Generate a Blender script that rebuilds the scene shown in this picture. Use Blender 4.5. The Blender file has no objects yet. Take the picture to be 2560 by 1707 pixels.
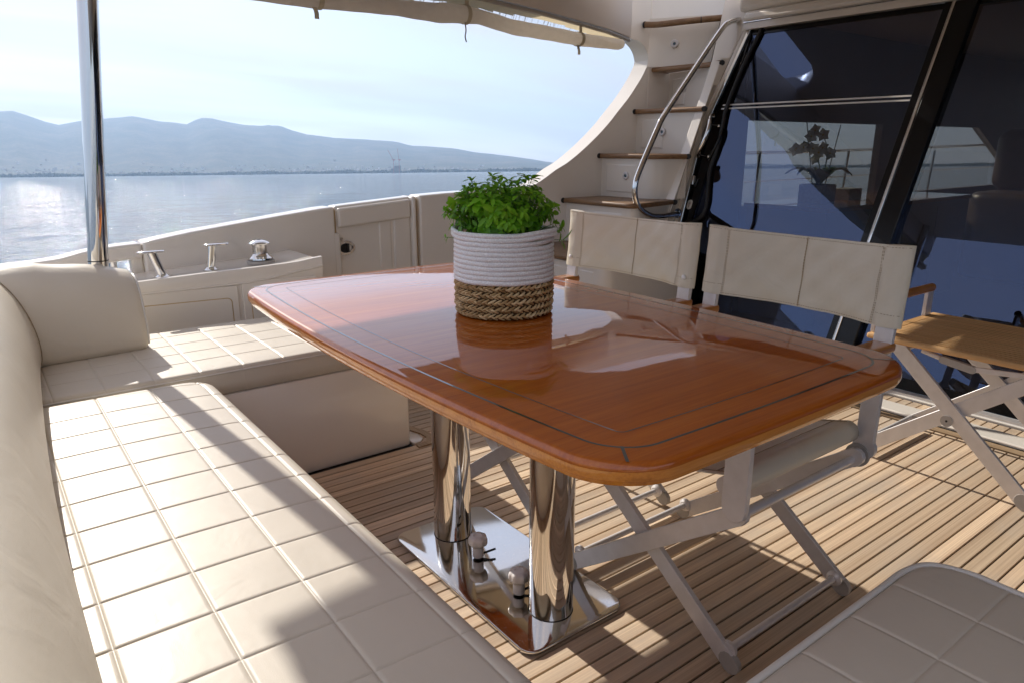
import bpy, math, random
from math import sin, cos, pi, radians, sqrt, atan2
from mathutils import Vector, Matrix
import numpy as np
random.seed(7)
RNG = np.random.RandomState(7)
scn = bpy.context.scene
COL = scn.collection

# ------------------------------------------------------------------ camera
F_PX, YAW, PITCH, HC = 1768.56, radians(52.762), radians(15.582), 1.15
cd = bpy.data.cameras.new("camera")
cam = bpy.data.objects.new("camera", cd); COL.objects.link(cam)
cd.sensor_width = 36.0; cd.lens = F_PX / 2560 * 36.0
cd.clip_start = 0.02; cd.clip_end = 60000
fw = Vector((cos(PITCH) * cos(YAW), cos(PITCH) * sin(YAW), -sin(PITCH)))
rt = Vector((sin(YAW), -cos(YAW), 0)); up = rt.cross(fw)
cam.matrix_world = Matrix(((rt.x, up.x, -fw.x, 0), (rt.y, up.y, -fw.y, 0), (rt.z, up.z, -fw.z, HC), (0, 0, 0, 1)))
scn.camera = cam

# the boat lies a little out of trim against the sea: SEA_N is the sea's up vector seen from the deck
SEA_N = Vector((0.01294, 0.03566, 0.99928)).normalized()
SX = (Vector((1, 0, 0)) - SEA_N * SEA_N.x).normalized(); SY = SEA_N.cross(SX)
SEA_M = Matrix(((SX.x, SY.x, SEA_N.x), (SX.y, SY.y, SEA_N.y), (SX.z, SY.z, SEA_N.z)))
SEA_LEVEL = -1.75

# ------------------------------------------------------------------ sun, sky, exposure
SUN_AZ, SUN_EL = radians(91.0), radians(31.0)
sd = Vector((cos(SUN_EL) * cos(SUN_AZ), cos(SUN_EL) * sin(SUN_AZ), sin(SUN_EL)))
sl = bpy.data.lights.new("sun", 'SUN'); sl.energy = 2.0; sl.angle = radians(0.6); sl.color = (1.0, 0.93, 0.83)
so = bpy.data.objects.new("sun", sl); COL.objects.link(so)
so.rotation_euler = (-sd).to_track_quat('-Z', 'Y').to_euler()
so.location = sd * 60
world = bpy.data.worlds.new("World"); scn.world = world; world.use_nodes = True
wn = world.node_tree.nodes; wl = world.node_tree.links
for n in list(wn): wn.remove(n)
w_out = wn.new('ShaderNodeOutputWorld'); w_bg = wn.new('ShaderNodeBackground'); wl.new(w_bg.outputs[0], w_out.inputs[0])
w_tc = wn.new('ShaderNodeTexCoord')
# rotate view vectors into the sea's frame so that the sky's horizon is the sea's horizon
w_vr = wn.new('ShaderNodeMapping'); w_vr.vector_type = 'POINT'
w_vr.inputs['Rotation'].default_value = SEA_M.transposed().to_euler()
wl.new(w_tc.outputs['Generated'], w_vr.inputs['Vector'])
sky = wn.new('ShaderNodeTexSky'); sky.sky_type = 'NISHITA'; sky.sun_disc = False
sky.sun_elevation = SUN_EL; sky.sun_rotation = radians(90) - SUN_AZ
sky.air_density = 1.0; sky.dust_density = 0.4; sky.ozone_density = 1.3
wl.new(w_vr.outputs[0], sky.inputs[0])
# thin high cloud: streaky noise on a plane overhead
w_sep = wn.new('ShaderNodeSeparateXYZ'); wl.new(w_vr.outputs[0], w_sep.inputs[0])
w_z = wn.new('ShaderNodeMath'); w_z.operation = 'MAXIMUM'; w_z.inputs[1].default_value = 0.0; wl.new(w_sep.outputs[2], w_z.inputs[0])
w_za = wn.new('ShaderNodeMath'); w_za.operation = 'ADD'; w_za.inputs[1].default_value = 0.16; wl.new(w_z.outputs[0], w_za.inputs[0])
w_dx = wn.new('ShaderNodeMath'); w_dx.operation = 'DIVIDE'; wl.new(w_sep.outputs[0], w_dx.inputs[0]); wl.new(w_za.outputs[0], w_dx.inputs[1])
w_dy = wn.new('ShaderNodeMath'); w_dy.operation = 'DIVIDE'; wl.new(w_sep.outputs[1], w_dy.inputs[0]); wl.new(w_za.outputs[0], w_dy.inputs[1])
w_cmb = wn.new('ShaderNodeCombineXYZ'); wl.new(w_dx.outputs[0], w_cmb.inputs[0]); wl.new(w_dy.outputs[0], w_cmb.inputs[1])
w_map = wn.new('ShaderNodeMapping'); w_map.inputs['Rotation'].default_value = (0, 0, radians(24)); w_map.inputs['Scale'].default_value = (0.42, 1.7, 1.0)
w_map.inputs['Location'].default_value = (1.3, 0.4, 0)
wl.new(w_cmb.outputs[0], w_map.inputs[0])
w_n = wn.new('ShaderNodeTexNoise'); w_n.inputs['Scale'].default_value = 1.15; w_n.inputs['Detail'].default_value = 9; w_n.inputs['Roughness'].default_value = 0.55; w_n.inputs['Distortion'].default_value = 0.5
wl.new(w_map.outputs[0], w_n.inputs['Vector'])
w_r = wn.new('ShaderNodeMapRange'); w_r.inputs[1].default_value = 0.30; w_r.inputs[2].default_value = 0.72; w_r.inputs[3].default_value = 0.0; w_r.inputs[4].default_value = 1.0
w_r.interpolation_type = 'SMOOTHSTEP'
wl.new(w_n.outputs[0], w_r.inputs[0])
# veil nearly as thick opposite the sun, added out of view to fill shade
w_dot = wn.new('ShaderNodeVectorMath'); w_dot.operation = 'DOT_PRODUCT'; w_dot.inputs[1].default_value = tuple(SEA_M.transposed() @ sd)
wl.new(w_vr.outputs[0], w_dot.inputs[0])
w_side = wn.new('ShaderNodeMapRange'); w_side.interpolation_type = 'SMOOTHSTEP'
w_side.inputs[1].default_value = -0.25; w_side.inputs[2].default_value = 0.75; w_side.inputs[3].default_value = 0.85; w_side.inputs[4].default_value = 0.97
wl.new(w_dot.outputs['Value'], w_side.inputs[0])
w_mu = wn.new('ShaderNodeMath'); w_mu.operation = 'MULTIPLY'; wl.new(w_r.outputs[0], w_mu.inputs[0]); w_mu.inputs[1].default_value = 0.30
w_ad = wn.new('ShaderNodeMath'); w_ad.operation = 'ADD'; w_ad.inputs[1].default_value = 0.72; wl.new(w_mu.outputs[0], w_ad.inputs[0])
w_fac = wn.new('ShaderNodeMath'); w_fac.operation = 'MULTIPLY'; w_fac.use_clamp = True; wl.new(w_ad.outputs[0], w_fac.inputs[0]); wl.new(w_side.outputs[0], w_fac.inputs[1])
# cloud radiance rises towards the sun
w_glow = wn.new('ShaderNodeMapRange'); w_glow.interpolation_type = 'SMOOTHSTEP'
w_glow.inputs[1].default_value = 0.1; w_glow.inputs[2].default_value = 1.0; w_glow.inputs[3].default_value = 2.25; w_glow.inputs[4].default_value = 2.45
wl.new(w_dot.outputs['Value'], w_glow.inputs[0])
w_cc = wn.new('ShaderNodeVectorMath'); w_cc.operation = 'SCALE'; w_cc.inputs[0].default_value = (1.10, 0.955, 0.93); w_var = wn.new('ShaderNodeMapRange'); w_var.inputs[3].default_value = 0.80; w_var.inputs[4].default_value = 1.16; wl.new(w_r.outputs[0], w_var.inputs[0]); w_gm = wn.new('ShaderNodeMath'); w_gm.operation = 'MULTIPLY'; wl.new(w_glow.outputs[0], w_gm.inputs[0]); wl.new(w_var.outputs[0], w_gm.inputs[1]); wl.new(w_gm.outputs[0], w_cc.inputs['Scale'])
w_mix = wn.new('ShaderNodeMix'); w_mix.data_type = 'RGBA'
wl.new(w_fac.outputs[0], w_mix.inputs[0]); wl.new(sky.outputs[0], w_mix.inputs[6]); wl.new(w_cc.outputs[0], w_mix.inputs[7])
wl.new(w_mix.outputs[2], w_bg.inputs[0]); w_bg.inputs[1].default_value = 0.104

scn.view_settings.view_transform = 'Standard'; scn.view_settings.look = 'None'
scn.view_settings.exposure = 1.6; scn.view_settings.gamma = 1.0; scn.view_settings.use_curve_mapping = False
scn.render.engine = 'CYCLES'
cy = scn.cycles
cy.use_denoising = True; cy.max_bounces = 10; cy.diffuse_bounces = 6; cy.glossy_bounces = 5; cy.transmission_bounces = 6
cy.transparent_max_bounces = 12; cy.volume_bounces = 1; cy.caustics_reflective = False; cy.caustics_refractive = False
cy.sample_clamp_indirect = 6.0; cy.blur_glossy = 0.5

# ------------------------------------------------------------------ materials
def newmat(name):
    m = bpy.data.materials.new(name); m.use_nodes = True
    nt = m.node_tree; b = nt.nodes['Principled BSDF']
    return m, nt, b
def setp(b, **k):
    for a, v in k.items():
        b.inputs[a.replace('_', ' ')].default_value = v if not isinstance(v, tuple) else (*v, 1.0)
def node(nt, t, **k):
    n = nt.nodes.new(t)
    for a, v in k.items(): setattr(n, a, v)
    return n
def coords(nt, scale=(1, 1, 1), rot=(0, 0, 0), kind='Object'):
    tc = node(nt, 'ShaderNodeTexCoord'); mp = node(nt, 'ShaderNodeMapping')
    mp.inputs['Scale'].default_value = scale; mp.inputs['Rotation'].default_value = rot
    nt.links.new(tc.outputs[kind], mp.inputs[0]); return mp
def noise(nt, vec, scale, detail=4, rough=0.5, dist=0.0):
    n = node(nt, 'ShaderNodeTexNoise'); n.inputs['Scale'].default_value = scale; n.inputs['Detail'].default_value = detail
    n.inputs['Roughness'].default_value = rough; n.inputs['Distortion'].default_value = dist
    nt.links.new(vec.outputs[0], n.inputs['Vector']); return n
def ramp(nt, src, stops):
    r = node(nt, 'ShaderNodeValToRGB'); nt.links.new(src, r.inputs[0])
    e = r.color_ramp.elements
    while len(e) < len(stops): e.new(0.5)
    for i, (p, c) in enumerate(stops): e[i].position = p; e[i].color = (*c, 1)
    return r
def bump(nt, b, src, strength, dist, prev=None):
    n = node(nt, 'ShaderNodeBump'); n.inputs['Strength'].default_value = strength; n.inputs['Distance'].default_value = dist
    nt.links.new(src, n.inputs['Height'])
    if prev: nt.links.new(prev.outputs[0], n.inputs['Normal'])
    nt.links.new(n.outputs[0], b.inputs['Normal']); return n
def mixc(nt, fac, a, b_, mode='MIX'):
    m = node(nt, 'ShaderNodeMix', data_type='RGBA', blend_type=mode)
    for s, v in ((0, fac), (6, a), (7, b_)):
        if isinstance(v, (int, float)): m.inputs[s].default_value = v
        elif isinstance(v, tuple): m.inputs[s].default_value = (*v, 1)
        else: nt.links.new(v, m.inputs[s])
    return m
def math_(nt, op, a, b_=None):
    m = node(nt, 'ShaderNodeMath', operation=op)
    for i, v in enumerate((a, b_)):
        if v is None: continue
        if isinstance(v, (int, float)): m.inputs[i].default_value = v
        else: nt.links.new(v, m.inputs[i])
    return m

def simple(name, col, rough=0.5, metal=0.0, coat=0.0, spec=0.5, nscale=0, namp=0.0, bscale=0, bstr=0.0, bdist=0.001, rvar=0.0):
    m, nt, b = newmat(name); setp(b, Base_Color=col, Roughness=rough, Metallic=metal, Coat_Weight=coat, Specular_IOR_Level=spec)
    b.inputs['Coat Roughness'].default_value = 0.03
    if nscale:
        n = noise(nt, coords(nt), nscale, 5)
        r = ramp(nt, n.outputs[0], [(0.3, tuple(c * (1 - namp) for c in col)), (0.7, tuple(min(1, c * (1 + namp)) for c in col))])
        nt.links.new(r.outputs[0], b.inputs['Base Color'])
        if rvar:
            mr = node(nt, 'ShaderNodeMapRange'); mr.inputs[3].default_value = max(0.01, rough - rvar); mr.inputs[4].default_value = rough + rvar
            nt.links.new(n.outputs[0], mr.inputs[0]); nt.links.new(mr.outputs[0], b.inputs['Roughness'])
    if bscale:
        n2 = noise(nt, coords(nt), bscale, 3); bump(nt, b, n2.outputs[0], bstr, bdist)
    return m

def leather(name, col, rough=0.42, wr=0.0):
    m, nt, b = newmat(name); setp(b, Roughness=rough, Specular_IOR_Level=0.30)
    c = coords(nt)
    v = node(nt, 'ShaderNodeTexVoronoi', feature='DISTANCE_TO_EDGE'); v.inputs['Scale'].default_value = 420
    nz = noise(nt, c, 60, 3)
    vm = node(nt, 'ShaderNodeVectorMath', operation='ADD'); nt.links.new(c.outputs[0], vm.inputs[0])
    sc = node(nt, 'ShaderNodeVectorMath', operation='SCALE'); nt.links.new(nz.outputs['Color'], sc.inputs[0]); sc.inputs['Scale'].default_value = 0.004
    nt.links.new(sc.outputs[0], vm.inputs[1]); nt.links.new(vm.outputs[0], v.inputs['Vector'])
    big = noise(nt, c, 5.0, 4)
    r = ramp(nt, big.outputs[0], [(0.25, tuple(x * 0.95 for x in col)), (0.75, col)])
    nt.links.new(r.outputs[0], b.inputs['Base Color'])
    b1 = bump(nt, b, v.outputs['Distance'], 0.22, 0.0006)
    wv = noise(nt, c, 9.0, 3, 0.5, 0.6)
    b2 = bump(nt, b, wv.outputs[0], 0.30 + wr, 0.006 + wr * 0.01, b1)
    rr_ = node(nt, 'ShaderNodeMapRange'); rr_.inputs[3].default_value = rough - 0.08; rr_.inputs[4].default_value = rough + 0.1
    nt.links.new(big.outputs[0], rr_.inputs[0]); nt.links.new(rr_.outputs[0], b.inputs['Roughness'])
    return m
M = {}
M['leather'] = leather('cream_leather', (0.66, 0.61, 0.525))
M['roll_leather'] = leather('roll_leather', (0.75, 0.69, 0.58), 0.38, 0.10)
M['chair_leather'] = leather('chair_leather', (0.74, 0.665, 0.53), 0.34, 0.25)
M['thread'] = simple('seam_thread', (0.36, 0.27, 0.16), 0.7)
M['piping'] = simple('piping', (0.72, 0.70, 0.66), 0.3)
M['gelcoat'] = simple('white_gelcoat', (0.88, 0.83, 0.76), 0.16, coat=0.25, nscale=2.5, namp=0.02, bscale=7, bstr=0.06, bdist=0.01)
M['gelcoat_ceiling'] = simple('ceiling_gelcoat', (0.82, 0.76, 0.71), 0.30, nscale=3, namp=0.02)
M['white_paint'] = simple('white_paint', (0.80, 0.77, 0.72), 0.28, coat=0.2)
M['sealant'] = simple('cream_sealant', (0.55, 0.40, 0.20), 0.7)
M['rubber'] = simple('black_rubber', (0.012, 0.012, 0.013), 0.55)
M['black_gloss'] = simple('black_frame', (0.004, 0.004, 0.005), 0.22, coat=0.15, spec=0.25)
M['white_plastic'] = simple('white_plastic', (0.90, 0.87, 0.86), 0.45, nscale=40, namp=0.03)
M['alu'] = simple('satin_aluminium', (0.74, 0.72, 0.72), 0.36, metal=0.30, nscale=30, namp=0.05, bscale=600, bstr=0.04, bdist=0.0005)
M['alu_cap'] = simple('grey_cap', (0.42, 0.40, 0.38), 0.5, nscale=60, namp=0.05)
def chrome(name, col=(0.78, 0.77, 0.75), rough=0.045, scratch=0.0):
    m, nt, b = newmat(name); setp(b, Base_Color=col, Roughness=rough, Metallic=1.0)
    n = noise(nt, coords(nt), 14, 4)
    mr = node(nt, 'ShaderNodeMapRange'); mr.inputs[3].default_value = rough * 0.6; mr.inputs[4].default_value = rough * 1.8
    nt.links.new(n.outputs[0], mr.inputs[0])
    if scratch:
        s1 = noise(nt, coords(nt, (40, 900, 1), (0, 0, 0.7)), 1.0, 2)
        s2 = noise(nt, coords(nt, (900, 60, 1), (0, 0, 0.3)), 1.0, 2)
        sp = noise(nt, coords(nt), 420, 1)
        mx = math_(nt, 'MAXIMUM', s1.outputs[0], s2.outputs[0]); mx2 = math_(nt, 'MAXIMUM', mx.outputs[0], math_(nt, 'MULTIPLY', sp.outputs[0], 0.98).outputs[0])
        r = node(nt, 'ShaderNodeMapRange'); r.inputs[1].default_value = 0.66; r.inputs[2].default_value = 0.78; r.inputs[3].default_value = 0.0; r.inputs[4].default_value = scratch
        nt.links.new(mx2.outputs[0], r.inputs[0])
        a = math_(nt, 'ADD', mr.outputs[0], r.outputs[0]); nt.links.new(a.outputs[0], b.inputs['Roughness'])
    else:
        nt.links.new(mr.outputs[0], b.inputs['Roughness'])
    return m
M['chrome'] = chrome('polished_steel')
M['plate'] = chrome('scratched_steel_plate', (0.74, 0.73, 0.71), 0.06, 0.30)
M['brushed'] = chrome('worn_steel', (0.60, 0.57, 0.53), 0.22)

def teak(name, dark, light, axis='X', rough=0.62, scale=1.0, rnd=0.22, coat=0.0, contrast=1.0):
    m, nt, b = newmat(name); setp(b, Roughness=rough, Specular_IOR_Level=0.3, Coat_Weight=coat)
    b.inputs['Coat Roughness'].default_value = 0.06
    s = {'X': (1.6, 42, 42), 'Y': (42, 1.6, 42), 'Z': (42, 42, 1.6)}[axis]
    s2 = {'X': (5, 380, 380), 'Y': (380, 5, 380), 'Z': (380, 380, 5)}[axis]
    oi = node(nt, 'ShaderNodeObjectInfo')
    off = node(nt, 'ShaderNodeVectorMath', operation='SCALE'); off.inputs[0].default_value = (13.7, 7.3, 3.1); nt.links.new(oi.outputs['Random'], off.inputs['Scale'])
    def vec(sc_):
        c = coords(nt, tuple(x * scale for x in sc_)); a = node(nt, 'ShaderNodeVectorMath', operation='ADD')
        nt.links.new(c.outputs[0], a.inputs[0]); nt.links.new(off.outputs[0], a.inputs[1]); return a
    g = noise(nt, vec(s), 1.0, 6, 0.6, 0.4); f = noise(nt, vec(s2), 1.0, 3, 0.6)
    big = noise(nt, vec((1.2, 3, 3)), 1.0, 2)
    mx = mixc(nt, 0.42, g.outputs[0], f.outputs[0])
    mid = tuple((a + c) / 2 for a, c in zip(dark, light))
    r = ramp(nt, mx.outputs[2], [(0.5 - 0.2 / contrast, dark), (0.5, mid), (0.5 + 0.2 / contrast, light)])
    hv = node(nt, 'ShaderNodeHueSaturation'); nt.links.new(r.outputs[0], hv.inputs['Color'])
    va = node(nt, 'ShaderNodeMapRange'); va.inputs[3].default_value = 1 - rnd; va.inputs[4].default_value = 1 + rnd
    nt.links.new(oi.outputs['Random'], va.inputs[0])
    vb = node(nt, 'ShaderNodeMapRange'); vb.inputs[3].default_value = 0.86; vb.inputs[4].default_value = 1.12; nt.links.new(big.outputs[0], vb.inputs[0])
    vm = math_(nt, 'MULTIPLY', va.outputs[0], vb.outputs[0]); nt.links.new(vm.outputs[0], hv.inputs['Value'])
    if name == 'deck_teak':
        g_ = node(nt, 'ShaderNodeNewGeometry'); mp_ = node(nt, 'ShaderNodeMapping'); mp_.inputs['Scale'].default_value = (1.6, 3.4, 1); nt.links.new(g_.outputs['Position'], mp_.inputs[0])
        pn = noise(nt, mp_, 1.5, 5, .6, .3); pr = node(nt, 'ShaderNodeMapRange'); pr.inputs[1].default_value = .46; pr.inputs[2].default_value = .68; pr.inputs[3].default_value = 0; pr.inputs[4].default_value = .55; nt.links.new(pn.outputs[0], pr.inputs[0])
        gm = mixc(nt, pr.outputs[0], hv.outputs[0], (.50, .44, .37)); nt.links.new(gm.outputs[2], b.inputs['Base Color'])
    else: nt.links.new(hv.outputs[0], b.inputs['Base Color'])
    bump(nt, b, f.outputs[0], 0.35 if not coat else 0.04, 0.0012)
    return m
M['deck_teak'] = teak('deck_teak', (0.44, 0.305, 0.205), (0.88, 0.70, 0.50), 'X')
M['step_teak'] = teak('step_teak', (0.17, 0.09, 0.045), (0.36, 0.22, 0.115), 'Y', 0.45, coat=0.15)
M['tray_teak'] = teak('tray_teak', (0.50, 0.28, 0.12), (0.76, 0.49, 0.24), 'Y', 0.5, rnd=0.08)
M['handle_teak'] = teak('handle_teak', (0.34, 0.13, 0.03), (0.55, 0.25, 0.07), 'X', 0.3, rnd=0.02, coat=0.4)

def mahogany(name, c1, c2, c3, axis='X', sc=1.0):
    m, nt, b = newmat(name); setp(b, Roughness=0.45, Coat_Weight=1.0, Specular_IOR_Level=0.08)
    b.inputs['Coat Roughness'].default_value = 0.012; b.inputs['Coat IOR'].default_value = 1.62
    s = (1.5, 34, 34) if axis == 'X' else (34, 1.5, 34)
    s2 = (9, 260, 260) if axis == 'X' else (260, 9, 260)
    g = noise(nt, coords(nt, s), sc, 6, 0.6, 0.5); f = noise(nt, coords(nt, s2), sc, 3, 0.7); big = noise(nt, coords(nt, (2, 2, 2)), 1.0, 2)
    mx = mixc(nt, 0.40, g.outputs[0], f.outputs[0])
    r = ramp(nt, mx.outputs[2], [(0.25, c1), (0.50, c2), (0.78, c3)])
    hv = node(nt, 'ShaderNodeHueSaturation'); nt.links.new(r.outputs[0], hv.inputs['Color'])
    vb = node(nt, 'ShaderNodeMapRange'); vb.inputs[3].default_value = 0.8; vb.inputs[4].default_value = 1.15; nt.links.new(big.outputs[0], vb.inputs[0])
    nt.links.new(vb.outputs[0], hv.inputs['Value']); nt.links.new(hv.outputs[0], b.inputs['Base Color'])
    if name == 'varnished_mahogany':
        ds = noise(nt, coords(nt, (260, 260, 1)), 1.0, 2, .7); sc1 = noise(nt, coords(nt, (6, 700, 1), (0, 0, .5)), 1.0, 1); sc2 = noise(nt, coords(nt, (700, 8, 1), (0, 0, .25)), 1.0, 1)
        mxs = math_(nt, 'MAXIMUM', math_(nt, 'MULTIPLY', ds.outputs[0], .97).outputs[0], math_(nt, 'MAXIMUM', sc1.outputs[0], sc2.outputs[0]).outputs[0])
        mr_ = node(nt, 'ShaderNodeMapRange'); mr_.inputs[1].default_value = .70; mr_.inputs[2].default_value = .80; mr_.inputs[3].default_value = .012; mr_.inputs[4].default_value = .10; nt.links.new(mxs.outputs[0], mr_.inputs[0]); nt.links.new(mr_.outputs[0], b.inputs['Coat Roughness'])
    # the varnish lies in very slight waves along the grain
    wv = noise(nt, coords(nt, (5, 60, 1) if axis == 'X' else (60, 5, 1)), 1.0, 2, 0.5)
    bp = node(nt, 'ShaderNodeBump'); bp.inputs['Strength'].default_value = 0.03; bp.inputs['Distance'].default_value = 0.0016
    nt.links.new(wv.outputs[0], bp.inputs['Height']); nt.links.new(bp.outputs[0], b.inputs['Coat Normal'])
    return m
M['mahogany'] = mahogany('varnished_mahogany', (0.27, 0.048, 0.003), (0.42, 0.098, 0.006), (0.56, 0.170, 0.013))
M['mahogany_edge'] = mahogany('varnished_edge', (0.34, 0.095, 0.008), (0.60, 0.21, 0.025), (0.72, 0.31, 0.05))
M['inlay'] = simple('black_inlay', (0.012, 0.013, 0.012), 0.3, coat=1.0)

def glass_tint(name, tint, refl=(0.8, 0.87, 1.0), ior=1.9, rough=0.0):
    m = bpy.data.materials.new(name); m.use_nodes = True; nt = m.node_tree
    for n in list(nt.nodes): nt.nodes.remove(n)
    o = node(nt, 'ShaderNodeOutputMaterial'); mx = node(nt, 'ShaderNodeMixShader'); t = node(nt, 'ShaderNodeBsdfTransparent'); g = node(nt, 'ShaderNodeBsdfGlossy')
    fr = node(nt, 'ShaderNodeFresnel'); fr.inputs['IOR'].default_value = ior
    t.inputs[0].default_value = (*tint, 1); g.inputs[0].default_value = (*refl, 1); g.inputs['Roughness'].default_value = rough
    nt.links.new(fr.outputs[0], mx.inputs[0]); nt.links.new(t.outputs[0], mx.inputs[1]); nt.links.new(g.outputs[0], mx.inputs[2]); nt.links.new(mx.outputs[0], o.inputs[0])
    return m
M['door_glass'] = glass_tint('tinted_door_glass', (0.42, 0.38, 0.33), (0.46, 0.60, 1.0), 2.15)
M['window_glass'] = glass_tint('saloon_window_glass', (0.55, 0.60, 0.62), (1, 1, 1), 1.45)

def cloth(name, col, transl=0.0, scale=900):
    m, nt, b = newmat(name); setp(b, Base_Color=col, Roughness=0.85, Specular_IOR_Level=0.2)
    c = coords(nt); a = node(nt, 'ShaderNodeTexWave'); a.inputs['Scale'].default_value = scale / 10; a.inputs['Distortion'].default_value = 2.0; nt.links.new(c.outputs[0], a.inputs[0])
    n = noise(nt, c, 25, 4); r = ramp(nt, n.outputs[0], [(0.3, tuple(x * 0.88 for x in col)), (0.7, col)]); nt.links.new(r.outputs[0], b.inputs['Base Color'])
    b1 = bump(nt, b, a.outputs['Fac'], 0.2, 0.0008); n2 = noise(nt, c, 11, 4, 0.5, 0.8); bump(nt, b, n2.outputs[0], 0.6, 0.012, b1)
    if transl:
        nt2 = nt; o = nt.nodes['Material Output']; t = node(nt, 'ShaderNodeBsdfTranslucent'); t.inputs[0].default_value = (*col, 1); mx = node(nt, 'ShaderNodeMixShader'); mx.inputs[0].default_value = transl
        nt.links.new(b.outputs[0], mx.inputs[1]); nt.links.new(t.outputs[0], mx.inputs[2]); nt.links.new(mx.outputs[0], o.inputs[0])
    return m
M['blind'] = cloth('blind_canvas', (0.88, 0.83, 0.76), 0.45)
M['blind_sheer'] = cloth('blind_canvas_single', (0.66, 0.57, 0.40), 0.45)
def thread_cloth():
    m = bpy.data.materials.new('worn_sheer_canvas'); m.use_nodes = True; nt = m.node_tree; b = nt.nodes['Principled BSDF']; setp(b, Base_Color=(.5, .42, .3), Roughness=.9)
    w = noise(nt, coords(nt, (95, 1, 6)), 1.0, 3, .6, .5); r = node(nt, 'ShaderNodeMapRange'); r.inputs[1].default_value = .52; r.inputs[2].default_value = .66; r.inputs[3].default_value = .12; r.inputs[4].default_value = .75
    nt.links.new(w.outputs[0], r.inputs[0]); t = node(nt, 'ShaderNodeBsdfTransparent'); mx = node(nt, 'ShaderNodeMixShader'); nt.links.new(r.outputs[0], mx.inputs[0]); nt.links.new(t.outputs[0], mx.inputs[1]); nt.links.new(b.outputs[0], mx.inputs[2]); nt.links.new(mx.outputs[0], nt.nodes['Material Output'].inputs[0]); return m
M['blind_thread'] = thread_cloth()
M['strap'] = cloth('blind_strap', (0.56, 0.50, 0.38), 0.1)
M['rope'] = simple('white_cotton_rope', (0.92, 0.90, 0.90), 0.9, nscale=260, namp=0.12, bscale=320, bstr=0.8, bdist=0.004)
M['rope_lining'] = simple('basket_lining', (0.55, 0.42, 0.28), 0.9)
def straw_mat():
    m, nt, b = newmat('seagrass_straw'); setp(b, Roughness=0.6)
    c = coords(nt); n = noise(nt, c, 55, 4, 0.6); n2 = noise(nt, c, 480, 2)
    gi = node(nt, 'ShaderNodeNewGeometry'); oi = node(nt, 'ShaderNodeObjectInfo')
    rs = math_(nt, 'FRACT', math_(nt, 'ADD', gi.outputs['Random Per Island'], oi.outputs['Random']).outputs[0])
    mm = mixc(nt, 0.55, n.outputs[0], rs.outputs[0])
    r = ramp(nt, mm.outputs[2], [(0.15, (0.24, 0.135, 0.045)), (0.5, (0.50, 0.33, 0.15)), (0.85, (0.76, 0.58, 0.33))])
    nt.links.new(r.outputs[0], b.inputs['Base Color']); bump(nt, b, n2.outputs[0], 0.5, 0.001); return m
M['straw'] = straw_mat(); M['weave_shadow'] = simple('weave_shade_core', (0.10, 0.055, 0.022), 0.95)
def leaf_mat(name, c1, c2):
    m, nt, b = newmat(name); setp(b, Roughness=0.42, Specular_IOR_Level=0.4)
    oi = node(nt, 'ShaderNodeObjectInfo'); n = noise(nt, coords(nt), 22, 2)
    ad = math_(nt, 'ADD', math_(nt, 'MULTIPLY', oi.outputs['Random'], 0.45).outputs[0], math_(nt, 'MULTIPLY', n.outputs[0], 0.6).outputs[0])
    r = ramp(nt, ad.outputs[0], [(0.15, c1), (0.72, c2), (0.95, (0.42, 0.50, 0.05))]); nt.links.new(r.outputs[0], b.inputs['Base Color'])
    t = node(nt, 'ShaderNodeBsdfTranslucent'); mx = node(nt, 'ShaderNodeMixShader'); mx.inputs[0].default_value = 0.42
    hs = node(nt, 'ShaderNodeHueSaturation'); hs.inputs['Value'].default_value = 1.6; hs.inputs['Hue'].default_value = 0.485; nt.links.new(r.outputs[0], hs.inputs['Color']); nt.links.new(hs.outputs[0], t.inputs[0])
    nt.links.new(b.outputs[0], mx.inputs[1]); nt.links.new(t.outputs[0], mx.inputs[2]); nt.links.new(mx.outputs[0], nt.nodes['Material Output'].inputs[0])
    return m
M['leaf'] = leaf_mat('basil_leaf', (0.085, 0.25, 0.010), (0.24, 0.55, 0.035))
M['stem'] = simple('basil_stem', (0.12, 0.22, 0.05), 0.6)
M['soil'] = simple('dark_soil', (0.03, 0.02, 0.012), 0.9, nscale=80, namp=0.4, bscale=90, bstr=1, bdist=0.01)
M['orchid_leaf'] = simple('orchid_leaf', (0.03, 0.09, 0.02), 0.35)
M['petal'] = cloth('orchid_petal', (0.9, 0.9, 0.86), 0.55)
M['petal_heart'] = simple('orchid_heart', (0.65, 0.45, 0.05), 0.5)
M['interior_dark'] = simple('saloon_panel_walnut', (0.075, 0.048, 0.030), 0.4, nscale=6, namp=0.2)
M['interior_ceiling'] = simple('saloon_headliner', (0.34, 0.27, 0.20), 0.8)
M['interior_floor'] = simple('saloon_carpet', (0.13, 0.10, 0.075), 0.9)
M['interior_wood'] = mahogany('saloon_worktop', (0.17, 0.06, 0.015), (0.34, 0.15, 0.045), (0.45, 0.22, 0.08))
M['interior_sofa'] = simple('saloon_sofa', (0.42, 0.36, 0.28), 0.6)
M['planter'] = simple('stone_planter', (0.34, 0.33, 0.31), 0.7, nscale=50, namp=0.15)
M['lamp_lens'] = simple('lamp_lens', (0.05, 0.10, 0.14), 0.05, coat=1)

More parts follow.
